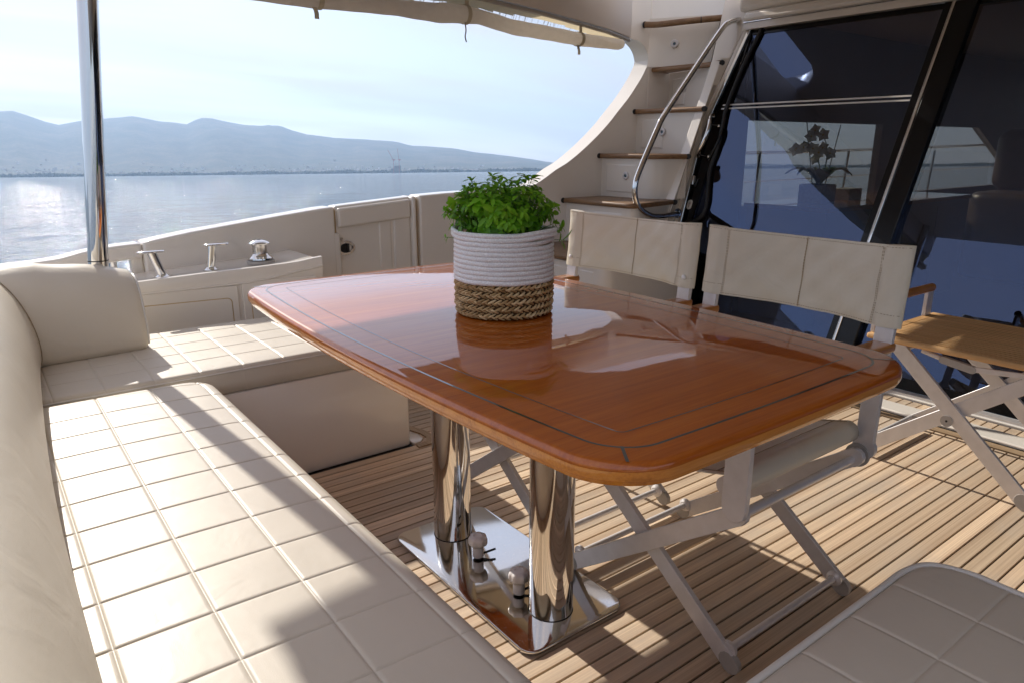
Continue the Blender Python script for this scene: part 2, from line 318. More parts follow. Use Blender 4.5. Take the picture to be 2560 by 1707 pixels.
# ------------------------------------------------------------------ mesh helpers
def thing(name, label, cat, loc=(0, 0, 0), group=None):
    o = bpy.data.objects.new(name, None); COL.objects.link(o); o.location = loc; o.empty_display_size = 0.05
    o['label'] = label; o['category'] = cat
    if group: o['group'] = group
    return o
def tag(o, label, cat, group=None):
    o['label'] = label; o['category'] = cat
    if group: o['group'] = group
    return o
def struct(o): o['kind'] = 'structure'; return o
def wloc(o):
    v = Vector((0, 0, 0))
    while o is not None: v += Vector(o.location); o = o.parent
    return v
def mk(name, verts, faces, mat, parent=None, smooth=False, loc=None, bevel=0, mats=None, fm=None, angle=None):
    """verts in world coordinates; the object's origin sits at its parent's origin (or loc)"""
    me = bpy.data.meshes.new(name)
    org = wloc(parent) if parent is not None else (Vector(loc) if loc is not None else Vector((0, 0, 0)))
    off = org
    if parent is not None and loc is not None: off = Vector(loc)
    v = np.array(verts, dtype=float) - np.array(off)
    me.from_pydata(v.tolist(), [], faces)
    o = bpy.data.objects.new(name, me); COL.objects.link(o)
    for m_ in (mats or [mat]): me.materials.append(m_)
    if fm: 
        for p, k in zip(me.polygons, fm): p.material_index = k
    if parent is not None:
        o.parent = parent; o.location = off - org
    else: o.location = off
    if smooth:
        for p in me.polygons: p.use_smooth = True
    if bevel:
        bm_ = o.modifiers.new('bevel', 'BEVEL'); bm_.width = bevel; bm_.segments = 2; bm_.limit_method = 'ANGLE'; bm_.angle_limit = radians(35)
        for p in me.polygons: p.use_smooth = True
        me.set_sharp_from_angle(angle=radians(35)) if hasattr(me, 'set_sharp_from_angle') else None
    elif smooth and angle:
        me.set_sharp_from_angle(angle=radians(angle))
    return o
BOXF = [(0, 3, 2, 1), (4, 5, 6, 7), (0, 1, 5, 4), (1, 2, 6, 5), (2, 3, 7, 6), (3, 0, 4, 7)]
def box(name, x0, x1, y0, y1, z0, z1, mat, parent=None, bevel=0, loc=None):
    v = [(x0, y0, z0), (x1, y0, z0), (x1, y1, z0), (x0, y1, z0), (x0, y0, z1), (x1, y0, z1), (x1, y1, z1), (x0, y1, z1)]
    if parent is None and loc is None: loc = ((x0 + x1) / 2, (y0 + y1) / 2, z0)
    return mk(name, v, BOXF, mat, parent, bevel=bevel, loc=loc)
class MB:
    def __init__(s): s.v = []; s.f = []
    def add(s, v, f):
        n = len(s.v); s.v += [tuple(p) for p in v]; s.f += [tuple(i + n for i in q) for q in f]; return s
    def box(s, x0, x1, y0, y1, z0, z1):
        return s.add([(x0, y0, z0), (x1, y0, z0), (x1, y1, z0), (x0, y1, z0), (x0, y0, z1), (x1, y0, z1), (x1, y1, z1), (x0, y1, z1)], BOXF)
    def build(s, name, mat, parent=None, **k): return mk(name, s.v, s.f, mat, parent, **k)
def catmull(pts, n=6, closed=False):
    P = [Vector(p) for p in pts]; out = []
    m = len(P)
    rng = range(m if closed else m - 1)
    for i in rng:
        if closed: a, b, c, d = P[(i - 1) % m], P[i], P[(i + 1) % m], P[(i + 2) % m]
        else: a, b, c, d = P[max(i - 1, 0)], P[i], P[i + 1], P[min(i + 2, m - 1)]
        for k in range(n):
            t = k / n
            out.append(0.5 * ((2 * b) + (c - a) * t + (2 * a - 5 * b + 4 * c - d) * t * t + (3 * b - a - 3 * c + d) * t ** 3))
    if not closed: out.append(P[-1])
    return out
def tube_geo(pts, r, seg=12, cap=True, closed=False, flat=1.0, upv=None):
    P = [Vector(p) for p in pts]; n = len(P); v = []; f = []
    T = []
    for i in range(n):
        a = P[i - 1] if (i > 0 or closed) else P[i]; b = P[(i + 1) % n] if (i < n - 1 or closed) else P[i]
        T.append((b - a).normalized())
    ref = Vector(upv) if upv else (Vector((0, 0, 1)) if abs(T[0].z) < 0.9 else Vector((1, 0, 0)))
    N = (ref - T[0] * ref.dot(T[0])).normalized()
    rr = r if hasattr(r, '__len__') else [r] * n
    for i in range(n):
        N = (N - T[i] * N.dot(T[i])).normalized(); B = T[i].cross(N)
        for k in range(seg):
            a = 2 * pi * k / seg; v.append(P[i] + (N * cos(a) + B * sin(a) * flat) * rr[i])
    m = n if closed else n - 1
    for i in range(m):
        for k in range(seg):
            a = i * seg + k; b = i * seg + (k + 1) % seg; c = ((i + 1) % n) * seg + (k + 1) % seg; d = ((i + 1) % n) * seg + k
            f.append((a, d, c, b))
    if cap and not closed:
        f.append(tuple(range(seg))); f.append(tuple(reversed(range((n - 1) * seg, n * seg))))
    return v, f
def tube(name, pts, r, mat, parent=None, seg=14, closed=False, **k):
    v, f = tube_geo(pts, r, seg, True, closed)
    return mk(name, v, f, mat, parent, smooth=True, angle=50, **k)
def rod(name, a, b, r, mat, parent=None, seg=14, **k): return tube(name, [a, b], r, mat, parent, seg, **k)
def lathe_geo(prof, c, seg=32, axis=Vector((0, 0, 1)), xdir=None):
    """prof: (radius, height) from bottom to top"""
    ax = Vector(axis).normalized(); X_ = (Vector((1, 0, 0)) if abs(ax.x) < 0.9 else Vector((0, 1, 0))); X_ = (X_ - ax * X_.dot(ax)).normalized(); Y_ = ax.cross(X_)
    v = []; f = []; c = Vector(c)
    for r, h in prof:
        for k in range(seg):
            a = 2 * pi * k / seg; v.append(c + ax * h + (X_ * cos(a) + Y_ * sin(a)) * r)
    for i in range(len(prof) - 1):
        for k in range(seg):
            a = i * seg + k; b = i * seg + (k + 1) % seg; f.append((a, b, b + seg, a + seg))
    if prof[0][0] > 1e-5: f.append(tuple(reversed(range(seg))))
    if prof[-1][0] > 1e-5: f.append(tuple(range((len(prof) - 1) * seg, len(prof) * seg)))
    return v, f
def lathe(name, prof, c, mat, parent=None, seg=32, axis=(0, 0, 1), angle=40, **k):
    v, f = lathe_geo(prof, c, seg, axis); return mk(name, v, f, mat, parent, smooth=True, angle=angle, **k)
def rrect(x0, x1, y0, y1, r, n=8, bow=(0, 0)):
    """rounded rectangle, counter-clockwise; bow = outward bulge of the long (x) and short (y) sides"""
    out = []
    for cx, cy, a0 in ((x1 - r, y0 + r, -pi / 2), (x1 - r, y1 - r, 0), (x0 + r, y1 - r, pi / 2), (x0 + r, y0 + r, pi)):
        for k in range(n + 1):
            a = a0 + pi / 2 * k / n; out.append((cx + r * cos(a), cy + r * sin(a)))
    if any(bow):
        xm, ym, hx, hy = (x0 + x1) / 2, (y0 + y1) / 2, (x1 - x0) / 2, (y1 - y0) / 2
        dense = []
        for i, p in enumerate(out):
            q = out[(i + 1) % len(out)]; d = math.hypot(q[0] - p[0], q[1] - p[1]); m_ = max(1, int(d / 0.06))
            for k in range(m_): dense.append((p[0] + (q[0] - p[0]) * k / m_, p[1] + (q[1] - p[1]) * k / m_))
        out = []
        for x, y in dense:
            u, w = (x - xm) / hx, (y - ym) / hy
            out.append((x + bow[0] * u * (1 - w * w), y + bow[1] * w * (1 - u * u)))
    return out
def slab(name, outline, z0, z1, mat, parent=None, r=0.004, seg=4, zf=None, **k):
    """extruded outline with rounded top and bottom edges"""
    P = [Vector((x, y, 0)) for x, y in outline]; n = len(P); Nn = []
    for i in range(n):
        t = (P[(i + 1) % n] - P[i - 1]).normalized(); Nn.append(Vector((t.y, -t.x, 0)))
    rings = []
    for j in range(seg + 1): a = pi / 2 * j / seg; rings.append((r * (1 - sin(a)), z0 + r * (1 - cos(a))))
    rings = [(r * (1 - sin(pi / 2 * j / seg)), z0 + r * (1 - cos(pi / 2 * j / seg))) for j in range(seg + 1)] + [(r * (1 - cos(pi / 2 * j / seg)), z1 - r * (1 - sin(pi / 2 * j / seg))) for j in range(seg + 1)]
    v = []; f = []
    for ins, z in rings:
        for p, nn in zip(P, Nn): q = p - nn * ins; v.append((q.x, q.y, z))
    for i in range(len(rings) - 1):
        for q in range(n): a = i * n + q; b = i * n + (q + 1) % n; f.append((a, b, b + n, a + n))
    f.append(tuple(reversed(range(n)))); f.append(tuple(range((len(rings) - 1) * n, len(rings) * n)))
    return mk(name, v, f, mat, parent, smooth=True, angle=60, **k)
def inset(outline, d):
    P = [Vector((x, y)) for x, y in outline]; n = len(P); out = []
    for i in range(n):
        t = (P[(i + 1) % n] - P[i - 1]).normalized(); out.append((P[i].x - t.y * d, P[i].y + t.x * d))
    return out
def strip_ring(name, out, inn, z, mat, parent, h=0.0006):
    n = len(out); v = [(x, y, z) for x, y in out] + [(x, y, z) for x, y in inn]
    f = [(i, (i + 1) % n, n + (i + 1) % n, n + i) for i in range(n)]
    return mk(name, v, f, mat, parent)
def copy_tree(o, parent=None, delta=None):
    c = o.copy(); COL.objects.link(c)
    if parent is not None: c.parent = parent
    if delta is not None: c.location = Vector(o.location) + Vector(delta)
    for ch in [x for x in KIDS.get(o.name, [])]: copy_tree(ch, c)
    return c
KIDS = {}
def index_kids():
    KIDS.clear()
    for x in COL.objects:
        if x.parent is not None: KIDS.setdefault(x.parent.name, []).append(x)
def yg(x): return float(np.interp(x, [-1.2, -0.4, 0, .5, 1.2, 2, 2.6, 3, 3.3, 3.6, 4.5, 6, 9, 11], [2.7, 3.28, 3.42, 3.48, 3.50, 3.48, 3.45, 3.43, 3.43, 3.44, 3.46, 3.4, 2.9, 2.0]))
def yb(x): return float(np.interp(x, [-1, .1, .3, .6, .9, 1.3, 2, 2.6, 3.1, 3.5], [2.85, 2.92, 2.94, 2.97, 2.99, 3.03, 3.07, 3.09, 3.15, 3.28]))

# ================================================================== SETTING: sea, hills, haze
def sea_pt(az, dist, h):
    p = SEA_M @ Vector((dist * cos(az), dist * sin(az), SEA_LEVEL + h)); return (p.x, p.y, p.z)
def build_sea():
    v = []; f = []
    radii = [0.0, 4, 10, 25, 60, 150, 400, 1000, 2500, 6000, 14000]; seg = 72
    for r in radii:
        for k in range(seg): v.append(sea_pt(2 * pi * k / seg, r, 0))
    for i in range(len(radii) - 1):
        for k in range(seg): a = i * seg + k; b = i * seg + (k + 1) % seg; f.append((a, b, b + seg, a + seg))
    m, nt, b = newmat('sea_water'); setp(b, Base_Color=(0.012, 0.040, 0.062), Roughness=0.07, Specular_IOR_Level=0.5); b.inputs['IOR'].default_value = 1.333
    g = node(nt, 'ShaderNodeNewGeometry')
    def wv(sc_, rot, s, d, det, dis=0.0):
        mp = node(nt, 'ShaderNodeMapping'); mp.inputs['Scale'].default_value = sc_; mp.inputs['Rotation'].default_value = (0, 0, rot); nt.links.new(g.outputs['Position'], mp.inputs[0])
        return noise(nt, mp, s, det, 0.55, dis)
    n1 = wv((1, 0.55, 1), 0.5, 5.5, 1, 4, 0.2); n2 = wv((1, 0.5, 1), 0.2, 1.1, 1, 5, 0.2); n3 = wv((1, 0.6, 1), -0.3, 0.12, 1, 5, 0.2)
    b3 = bump(nt, b, n3.outputs[0], 0.7, 1.3); b2 = bump(nt, b, n2.outputs[0], 0.95, 0.32, b3); b1 = bump(nt, b, n1.outputs[0], 0.95, 0.085, b2)
    o = mk('sea', v, f, m, None, smooth=True); struct(o)
build_sea()
# the skyline: azimuth (deck frame, from the camera) and elevation above the sea's horizon, both read as angles
SKY_PTS = [(-400, 300), (-180, 262), (0, 279.7), (30, 277.4), (75, 291.7), (113, 305), (152, 314.6), (161, 310.4), (208, 302), (259, 297.6), (298, 294.6), (327, 290.8), (357, 296), (402, 305), (432, 306.5), (467, 311.6),
           (488, 300.6), (506, 295.5), (530, 297), (565, 305), (607, 313), (655, 316), (668, 313), (676, 315), (700, 315), (730, 327), (768, 337), (840, 346), (908, 349), (980, 354), (994, 356), (1027, 365),
           (1072, 367), (1132, 371.4), (1191, 382), (1265, 390), (1325, 398), (1364, 405), (1420, 412), (1500, 416), (1600, 411), (1750, 418), (1900, 409), (2100, 420), (2500, 424)]
def pix_ray(x, y):
    return (rt * ((x - 1280) / F_PX) + up * (-(y - 853.5) / F_PX) + fw).normalized()
def sky_profile():
    out = []
    for x, y in SKY_PTS:
        d = SEA_M.transposed() @ pix_ray(x, y); out.append((atan2(d.y, d.x), math.asin(d.z)))
    out.sort(); return np.array(out)
SP = sky_profile()
def fbm(x, y, s=1.0, o=5):
    from mathutils import noise as mn
    return mn.fractal(Vector((x * s, y * s, 3.3)), 0.9, 2.1, o)
def build_hills():
    a0, a1 = SP[0, 0] - 0.6, SP[-1, 0] + 1.4; na = 560
    D0, D1 = 5200.0, 10800.0; nd = 34
    v = []; f = []
    for i in range(na + 1):
        az = a0 + (a1 - a0) * i / na
        el = float(np.interp(az, SP[:, 0], SP[:, 1])); 
        if az > SP[-1, 0]: el = SP[-1, 1] * (1 + 0.25 * sin((az - SP[-1, 0]) * 5))
        if az < SP[0, 0]: el = max(0.006, SP[0, 1] * 1.0)
        el += 0.00025 * fbm(az * 60, 1.7, 1, 3)
        H = math.tan(el) * D1 + 2.9 + D1 * 0
        for j in range(nd + 1):
            t = j / nd; d = D0 + (D1 - D0) * t
            base = 6 * min(1, t * 8)
            s = max(0, (t - 0.16) / 0.84); prof = s * s * (3 - 2 * s) * 0.55 + 0.45 * s
            h = base + (H - base) * prof
            rel = fbm(az * 22, t * 3.2, 1, 5)
            h += rel * H * 0.10 * (s * (1 - s)) * 4 * (0.4 + 0.6 * s)
            lim = math.tan(el) * d + 2.9
            h = min(h, lim) if j < nd else H
            if j == 0: h = -3
            v.append(sea_pt(az, d, h))
        # rear slope
        v.append(sea_pt(az, D1 * 1.12, H * 0.55))
    w = nd + 2
    for i in range(na):
        for j in range(w - 1): a = i * w + j; f.append((a, a + 1, a + w + 1, a + w))
    m, nt, b = newmat('dry_hillside'); setp(b, Roughness=0.95, Specular_IOR_Level=0.1)
    g = node(nt, 'ShaderNodeNewGeometry'); mp = node(nt, 'ShaderNodeMapping'); mp.inputs['Scale'].default_value = (0.001,) * 3; nt.links.new(g.outputs['Position'], mp.inputs[0])
    n = noise(nt, mp, 3.0, 8, 0.62); n2 = noise(nt, mp, 40, 4, 0.6)
    mx = mixc(nt, 0.45, n.outputs[0], n2.outputs[0])
    r = ramp(nt, mx.outputs[2], [(0.36, (0.045, 0.060, 0.035)), (0.5, (0.085, 0.085, 0.060)), (0.62, (0.15, 0.13, 0.09))]); nt.links.new(r.outputs[0], b.inputs['Base Color'])
    o = mk('hills', v, f, m, None, smooth=True); struct(o)
build_hills()
def build_shore():
    # trees along the far shore: one dark uneven belt of small crowns; the town behind: small pale blocks on the plain
    az_lo, az_hi = SP[0, 0] - 0.1, SP[-1, 0] + 0.1
    v = []; f = []
    def blob(az, d, w, h, z0):
        n = len(v); k = 6
        for j, (rr_, zz) in enumerate(((1.0, 0.0), (1.15, 0.45), (0.7, 0.85))):
            for q in range(k):
                a = 2 * pi * q / k + j; s = w * rr_ * (0.75 + 0.5 * random.random())
                v.append(sea_pt(az + s * cos(a) / d, d + s * sin(a), z0 + h * (zz + 0.1 * random.random())))
        v.append(sea_pt(az, d, z0 + h))
        for j in range(2):
            for q in range(k): f.append((n + j * k + q, n + j * k + (q + 1) % k, n + (j + 1) * k + (q + 1) % k, n + (j + 1) * k + q))
        for q in range(k): f.append((n + 2 * k + q, n + 2 * k + (q + 1) % k, n + 3 * k))
    for i in range(5200):
        az = random.uniform(az_lo, az_hi); d = random.uniform(5060, 5400); dens = 0.5 + 0.5 * sin(az * 37) * sin(az * 91 + 1)
        h = random.uniform(10, 18) + 16 * dens * random.random()
        blob(az, d, random.uniform(6, 16), h, -2)
    m = simple('shore_trees', (0.030, 0.045, 0.022), 0.9)
    o = mk('shore_trees', v, f, m, None, smooth=False); o['kind'] = 'stuff'; tag(o, 'dark belt of trees along the far shore below the hills', 'trees')
    mb = MB()
    for i in range(5200):
        az = random.uniform(az_lo, az_hi); t = abs(random.gauss(0, 0.11)); d = 5400 + 5200 * t
        el = float(np.interp(az, SP[:, 0], SP[:, 1])); H = math.tan(el) * 10800
        s = max(0, ((d - 5200) / 5600 - 0.16) / 0.84); h0 = 6 + (H - 6) * (s * s * (3 - 2 * s) * 0.55 + 0.45 * s)
        w = random.uniform(5, 13); hh = random.uniform(5, 15); n = len(mb.v)
        P = []
        for zz in (h0 - 6, h0 + hh):
            for sx, sy in ((-1, -1), (1, -1), (1, 1), (-1, 1)): P.append(sea_pt(az + sx * w / d, d + sy * w, zz))
        mb.add(P, BOXF)
    m2, nt, b = newmat('town_render'); setp(b, Roughness=0.9)
    g = node(nt, 'ShaderNodeNewGeometry'); r = ramp(nt, g.outputs['Random Per Island'], [(0.0, (0.22, 0.17, 0.13)), (0.5, (0.45, 0.41, 0.36)), (1.0, (0.75, 0.73, 0.70))]); nt.links.new(r.outputs[0], b.inputs['Base Color'])
    o = mb.build('far_town', m2, None); o['kind'] = 'stuff'; tag(o, 'hazy town of small pale buildings on the plain under the hills', 'town')
build_shore()
def build_cranes():
    def px(x, y, d):
        r_ = pix_ray(x, y); q = SEA_M.transposed() @ r_; return q, atan2(q.y, q.x), math.asin(q.z)
    _, azb, _ = px(990, 420, 0); d = 5020
    bt = thing('unfinished_tower', 'dark unfinished tower block standing at the shore beneath two cranes', 'building', sea_pt(azb, d, 0))
    mb = MB(); k = d / F_PX
    def slabp(x0, x1, z0, z1, dep):
        P = []
        for zz in (z0, z1):
            for xx, yy in ((x0, -dep), (x1, -dep), (x1, dep), (x0, dep)): P.append(sea_pt(azb - xx / d, d + yy, zz))
        return P
    conc = simple('raw_concrete', (0.10, 0.10, 0.10), 0.9)
    for q in range(9): mk('storey', slabp(-12, 33, q * 5.4, q * 5.4 + 4.2, 16), BOXF, conc, bt)
    mk('podium', slabp(-34, -12.2, -2, 30, 14), BOXF, conc, bt)
    red = simple('crane_steel', (0.30, 0.05, 0.035), 0.6)
    for i, (bx, tipx, tipz, lab) in enumerate(((-16, -50, 152, 'left red tower crane, its jib leaning left over the unfinished tower'), (22, 15, 160, 'right red tower crane, its jib raised almost upright over the unfinished tower'))):
        t = thing('tower_crane', lab, 'crane', sea_pt(azb - bx / d, d - 24, 0), 'tower cranes on the far shore')
        A = lambda x, z, y=-24: Vector(sea_pt(azb - x / d, d + y, z))
        rod('mast', A(bx, 0), A(bx, 88), 1.9, red, t, 4); rod('jib', A(bx, 86), A(tipx, tipz), 1.3, red, t, 4)
        rod('counter_jib', A(bx - 10, 88), A(bx + 14, 88), 1.9, red, t, 4); rod('cab', A(bx + 6, 80), A(bx + 6, 90), 3.4, red, t, 6)
build_cranes()
def build_haze():
    # closed box, level with the sea, round everything; sky stays outside
    P = []
    for zz in (-8.0, 1500.0):
        for sx, sy in ((-1, -1), (1, -1), (1, 1), (-1, 1)):
            p = SEA_M @ Vector((sx * 15000, sy * 15000, zz)); P.append((p.x, p.y, p.z))
    m = bpy.data.materials.new('haze_air'); m.use_nodes = True; nt = m.node_tree
    for n in list(nt.nodes): nt.nodes.remove(n)
    o_ = node(nt, 'ShaderNodeOutputMaterial'); pv = node(nt, 'ShaderNodeVolumePrincipled')
    pv.inputs['Color'].default_value = (0.47, 0.68, 1.0, 1); pv.inputs['Density'].default_value = HAZE; pv.inputs['Anisotropy'].default_value = 0.35
    nt.links.new(pv.outputs[0], o_.inputs['Volume'])
    o = mk('haze', P, BOXF, m, None); o['kind'] = 'stuff'; tag(o, 'pale blue sea haze between the boat and the hills', 'haze')
HAZE = 0.75e-4
build_haze()

# ================================================================== DECK
PITCH_P = 0.04395
def build_deck():
    # black caulking shows between separately laid teak planks
    base = box('deck', -1.2, 3.46, -3.2, 3.5, -0.06, -0.004, M['rubber'], None, loc=(0, 0, -0.06)); struct(base)
    def plank_mesh(name, L, w, h=0.006):
        b = 0.0008; v = []; y = w / 2
        for x in (0, L): v += [(x, -y, 0), (x, -y, h - b), (x, -y + b, h), (x, y - b, h), (x, y, h - b), (x, y, 0)]
        f = [(i, i + 6, (i + 1) % 6 + 6, (i + 1) % 6) for i in range(6)] + [(0, 1, 2, 3, 4, 5), (11, 10, 9, 8, 7, 6)]
        me = bpy.data.meshes.new(name); me.from_pydata(v, [], [tuple(reversed(q)) for q in f]); me.materials.append(M['deck_teak']); return me
    w = PITCH_P - 0.0056
    y0 = 1.00415 * HC - 0.5 * PITCH_P      # centre of one plank between two measured joints
    m_long = plank_mesh('plank', 1.0, w); m_short = m_long
    j0, j1 = -62, 51
    for j in range(j0, j1):
        y = y0 + j * PITCH_P
        if y < -2.9 or y > 3.12: continue
        cuts = [-1.1, 3.048]
        if y > 2.30: cuts = [1.262, 3.048]
        if y > 2.75: cuts = [1.262, 2.6]
        for a, b in zip(cuts[:-1], cuts[1:]):
            o = bpy.data.objects.new('plank', m_long); COL.objects.link(o); o.parent = base; o.location = (a, y, 0.056); o.scale = (b - a, 1, 1)
        if -2.6 < y < 2.7:
            o = bpy.data.objects.new('plank', m_short); COL.objects.link(o); o.parent = base; o.location = (3.236, y, 0.056); o.scale = (3.345 - 3.236, 1, 1)
    # teak margin board lying along the sill (aft and fore side)
    for a, b, n_ in ((3.052, 3.098, 'margin_board'), ):
        mk('margin_board', [(a, -2.6, -0.003), (b, -2.6, -0.003), (b, 2.75, -0.003), (a, 2.75, -0.003), (a, -2.6, 0.007), (b, -2.6, 0.007), (b, 2.75, 0.007), (a, 2.75, 0.007)], BOXF, MARGIN, base)
    # raised white drain sill in front of the door
    s = box('drain_sill', 3.108, 3.226, -2.6, 2.75, -0.003, 0.020, M['gelcoat'], None, bevel=0.006); struct(s)
    box('sill_lip', 3.100, 3.108, -2.6, 2.75, -0.003, 0.008, M['rubber'], s)
    t = box('door_track', 3.352, 3.45, -2.6, 2.75, -0.003, 0.012, M['white_paint'], None, bevel=0.003); struct(t)
    for x in (3.366, 3.384, 3.404): box('track_rail', x, x + 0.006, -2.6, 2.75, 0.012, 0.022, M['alu'], t)
    # curved margin and white well beside the seat base
    g = slab('deck_well', [(1.262, 2.30), (1.295, 2.305), (1.318, 2.33), (1.322, 2.37), (1.31, 2.42), (1.262, 2.43)], -0.002, 0.009, M['gelcoat'], base, r=0.003, seg=2)
    slab('curved_margin', [(1.262, 2.445), (1.315, 2.435), (1.335, 2.38), (1.335, 2.33), (1.315, 2.295), (1.262, 2.285), (1.262, 2.262), (1.335, 2.262), (1.362, 2.285), (1.366, 2.33), (1.362, 2.40), (1.335, 2.475), (1.262, 2.49)][::-1], -0.002, 0.0085, MARGIN, base, r=0.001, seg=1)
MARGIN = teak('margin_teak', (0.26, 0.165, 0.09), (0.60, 0.44, 0.28), 'Y')
build_deck()

# ================================================================== HULL SIDE, BULWARK, ARCH
ARCH_LOW = [(2.62, .887), (2.70, .890), (2.786, .908), (2.87, .948), (2.95, .993), (3.057, 1.043), (3.18, 1.118), (3.298, 1.201), (3.395, 1.277), (3.479, 1.353), (3.58, 1.445), (3.664, 1.538), (3.705, 1.589), (3.734, 1.634), (3.750, 1.66), (3.755, 1.683)]
ARCH_UP = [(.21, 2.03), (.6, 2.02), (1.2, 2.01), (1.7, 1.993), (1.94, 2.03), (2.45, 2.06), (2.75, 2.19), (3.1, 2.14), (3.3, 1.97), (3.42, 1.855), (3.5, 1.812), (3.60, 1.798), (3.649, 1.794), (3.690, 1.775), (3.722, 1.748), (3.743, 1.718), (3.755, 1.683)]
def top_z(x): return float(np.interp(x, [-1.2, .1, .28, .38, .46, .59, .8, 1.43, 1.98, 2.18, 2.62], [.66, .682, .693, .716, .723, .728, .760, .832, .871, .880, .888]))
def build_side(sgn, label_side):
    """one side of the boat; sgn=+1 is the side in view, -1 its mirror image behind the camera"""
    T = 0.13
    root = thing('hull_side', 'white moulded hull side and arch that sweeps up from the bulwark around the stairs' if sgn > 0 else 'white moulded hull side opposite, only mirrored in the saloon glass', 'hull side', (2.6, sgn * 3.4, 0))
    def yy(x, o): return sgn * (yg(x) + o)
    def sheet(name, lo, hi, parent, o_in=0.0, o_out=T, mat=None, ends=True):
        """wall between two polylines (x,z) of equal length, with thickness"""
        n = len(lo); v = []; f = []
        for off in (o_in, o_out):
            for (xa, za), (xb, zb) in zip(lo, hi):
                for k in range(5): 
                    t = k / 4; v.append((xa + (xb - xa) * t, yy(xa + (xb - xa) * t, off), za + (zb - za) * t))
        def idx(s, i, k): return s * n * 5 + i * 5 + k
        for i in range(n - 1):
            for k in range(4):
                q = (idx(0, i, k), idx(0, i + 1, k), idx(0, i + 1, k + 1), idx(0, i, k + 1)); f.append(q); f.append(tuple(reversed(tuple(a + n * 5 for a in q))))
            for k in (0, 4):
                q = (idx(0, i, k), idx(1, i, k), idx(1, i + 1, k), idx(0, i + 1, k)); f.append(q if k == 0 else tuple(reversed(q)))
        if ends:
            for i in (0, n - 1):
                for k in range(4):
                    q = (idx(0, i, k), idx(0, i, k + 1), idx(1, i, k + 1), idx(1, i, k)); f.append(q if i == 0 else tuple(reversed(q)))
        if sgn < 0: f = [tuple(reversed(q)) for q in f]
        o = mk(name, v, f, mat or M['gelcoat'], parent, smooth=True, angle=38)
        bv = o.modifiers.new('bevel', 'BEVEL'); bv.width = 0.012; bv.segments = 3; bv.limit_method = 'ANGLE'; bv.angle_limit = radians(45)
        return o
    dl = catmull([(x, z, 0) for x, z in ARCH_LOW], 4); du = catmull([(x, z, 0) for x, z in ARCH_UP], 5)
    low = [(p.x, p.y) for p in dl]; upp = [(p.x, p.y) for p in du]
    sheet('arch_foot', [(x, -0.3) for x, z in low], low, root)
    sheet('coaming', upp, [(x, 2.35) for x, z in upp], root)
    sheet('wing_wall', [(x, -0.3) for x in np.linspace(3.755, 8.6, 16)], [(x, 2.35) for x in np.linspace(3.755, 8.6, 16)], root) if False else None
    # the closed wall forward of the opening
    xs = np.linspace(3.755, 4.6, 8)
    sheet('wing_wall', [(x, -0.3) for x in xs], [(x, 2.35) for x in xs], root)
    if sgn < 0:
        xs = np.linspace(-0.9, 2.60, 24)
        sheet('bulwark', [(x, -0.3) for x in xs], [(x, top_z(x)) for x in xs], root)
        return root
    # fine joint where coaming and arch foot are bonded
    # --- bulwark: separate panels with gaps
    bw = thing('bulwark', 'white bulwark along the deck edge with grooved panels, against the sea', 'bulwark', (1.6, 3.32, 0))
    def xs_(a, b, n): return list(np.linspace(a, b, n))
    sheet('panel', [(x, -0.3) for x in xs_(.593, 1.505, 14)], [(x, top_z(x)) for x in xs_(.593, 1.505, 14)], bw, 0.0, T)
    # lower foot of that panel runs on a little further under the gate
    sheet('panel_foot', [(x, -0.3) for x in xs_(1.490, 1.531, 3)], [(x, .701) for x in xs_(1.490, 1.531, 3)], bw, 0.002, T - 0.01)
    gx = xs_(1.520, 1.970, 9)
    gate = sheet('gate', [(x, -0.3) for x in gx], [(x, top_z(x) - 0.001) for x in gx], bw, 0.035, T)
    gx2 = xs_(1.526, 1.950, 9)
    ob = sheet('gate_cap', [(x, top_z(x) - 0.113) for x in gx2], [(x, top_z(x) - 0.012) for x in gx2], bw, 0.006, 0.036)
    ob.parent = gate; ob.matrix_parent_inverse = Matrix()
    sheet('gate_stile', [(x, -0.3) for x in xs_(1.955, 1.982, 3)], [(x, top_z(x)) for x in xs_(1.955, 1.982, 3)], bw, 0.0, T + .01)
    sheet('gate_post', [(x, 0.0) for x in xs_(1.850, 1.950, 4)], [(x, .765) for x in xs_(1.850, 1.950, 4)], bw, 0.022, 0.04)
    sheet('gate_batten', [(x, 0.0) for x in xs_(1.765, 1.835, 4)], [(x, .76) for x in xs_(1.765, 1.835, 4)], bw, 0.027, 0.04)
    sheet('panel', [(x, -0.3) for x in xs_(2.002, 2.625, 12)], [(x, top_z(x) + (0.002)) for x in xs_(2.002, 2.625, 12)], bw, 0.0, T - 0.002)
    for x in (1.513, 1.992): sheet('groove_seal', [(x - .012, -.2), (x + .012, -.2)], [(x - .012, top_z(x) - .012), (x + .012, top_z(x) - .012)], bw, 0.032, T - .02, M['sealant'])
    # aft rail: a beam on short posts with the sea showing beneath
    rx = xs_(-0.75, .589, 18)
    sheet('aft_rail', [(x, top_z(x) - 0.070) for x in rx], [(x, top_z(x) - 0.002) for x in rx], bw, 0.004, T - 0.01)
    sheet('rail_foot', [(.542, .50), (.592, .50)], [(.542, .68), (.592, .68)], bw, 0.03, 0.09)
    sheet('lower_side', [(x, -.3) for x in rx], [(x, .535) for x in rx], bw, 0.0, T)
    rod('rail_post', (.472, yg(.43) + .06, .52), (.472, yg(.43) + .06, .67), 0.017, M['chrome'], bw)
    # mooring eye in the gate recess
    fl = thing('fairlead', 'oval steel fairlead with a black opening set in the bulwark', 'fairlead', (1.57, 3.50, .57))
    cx, cz = 1.568, .617; yv = yg(1.57) + .035
    v = []; f = []; n = 28
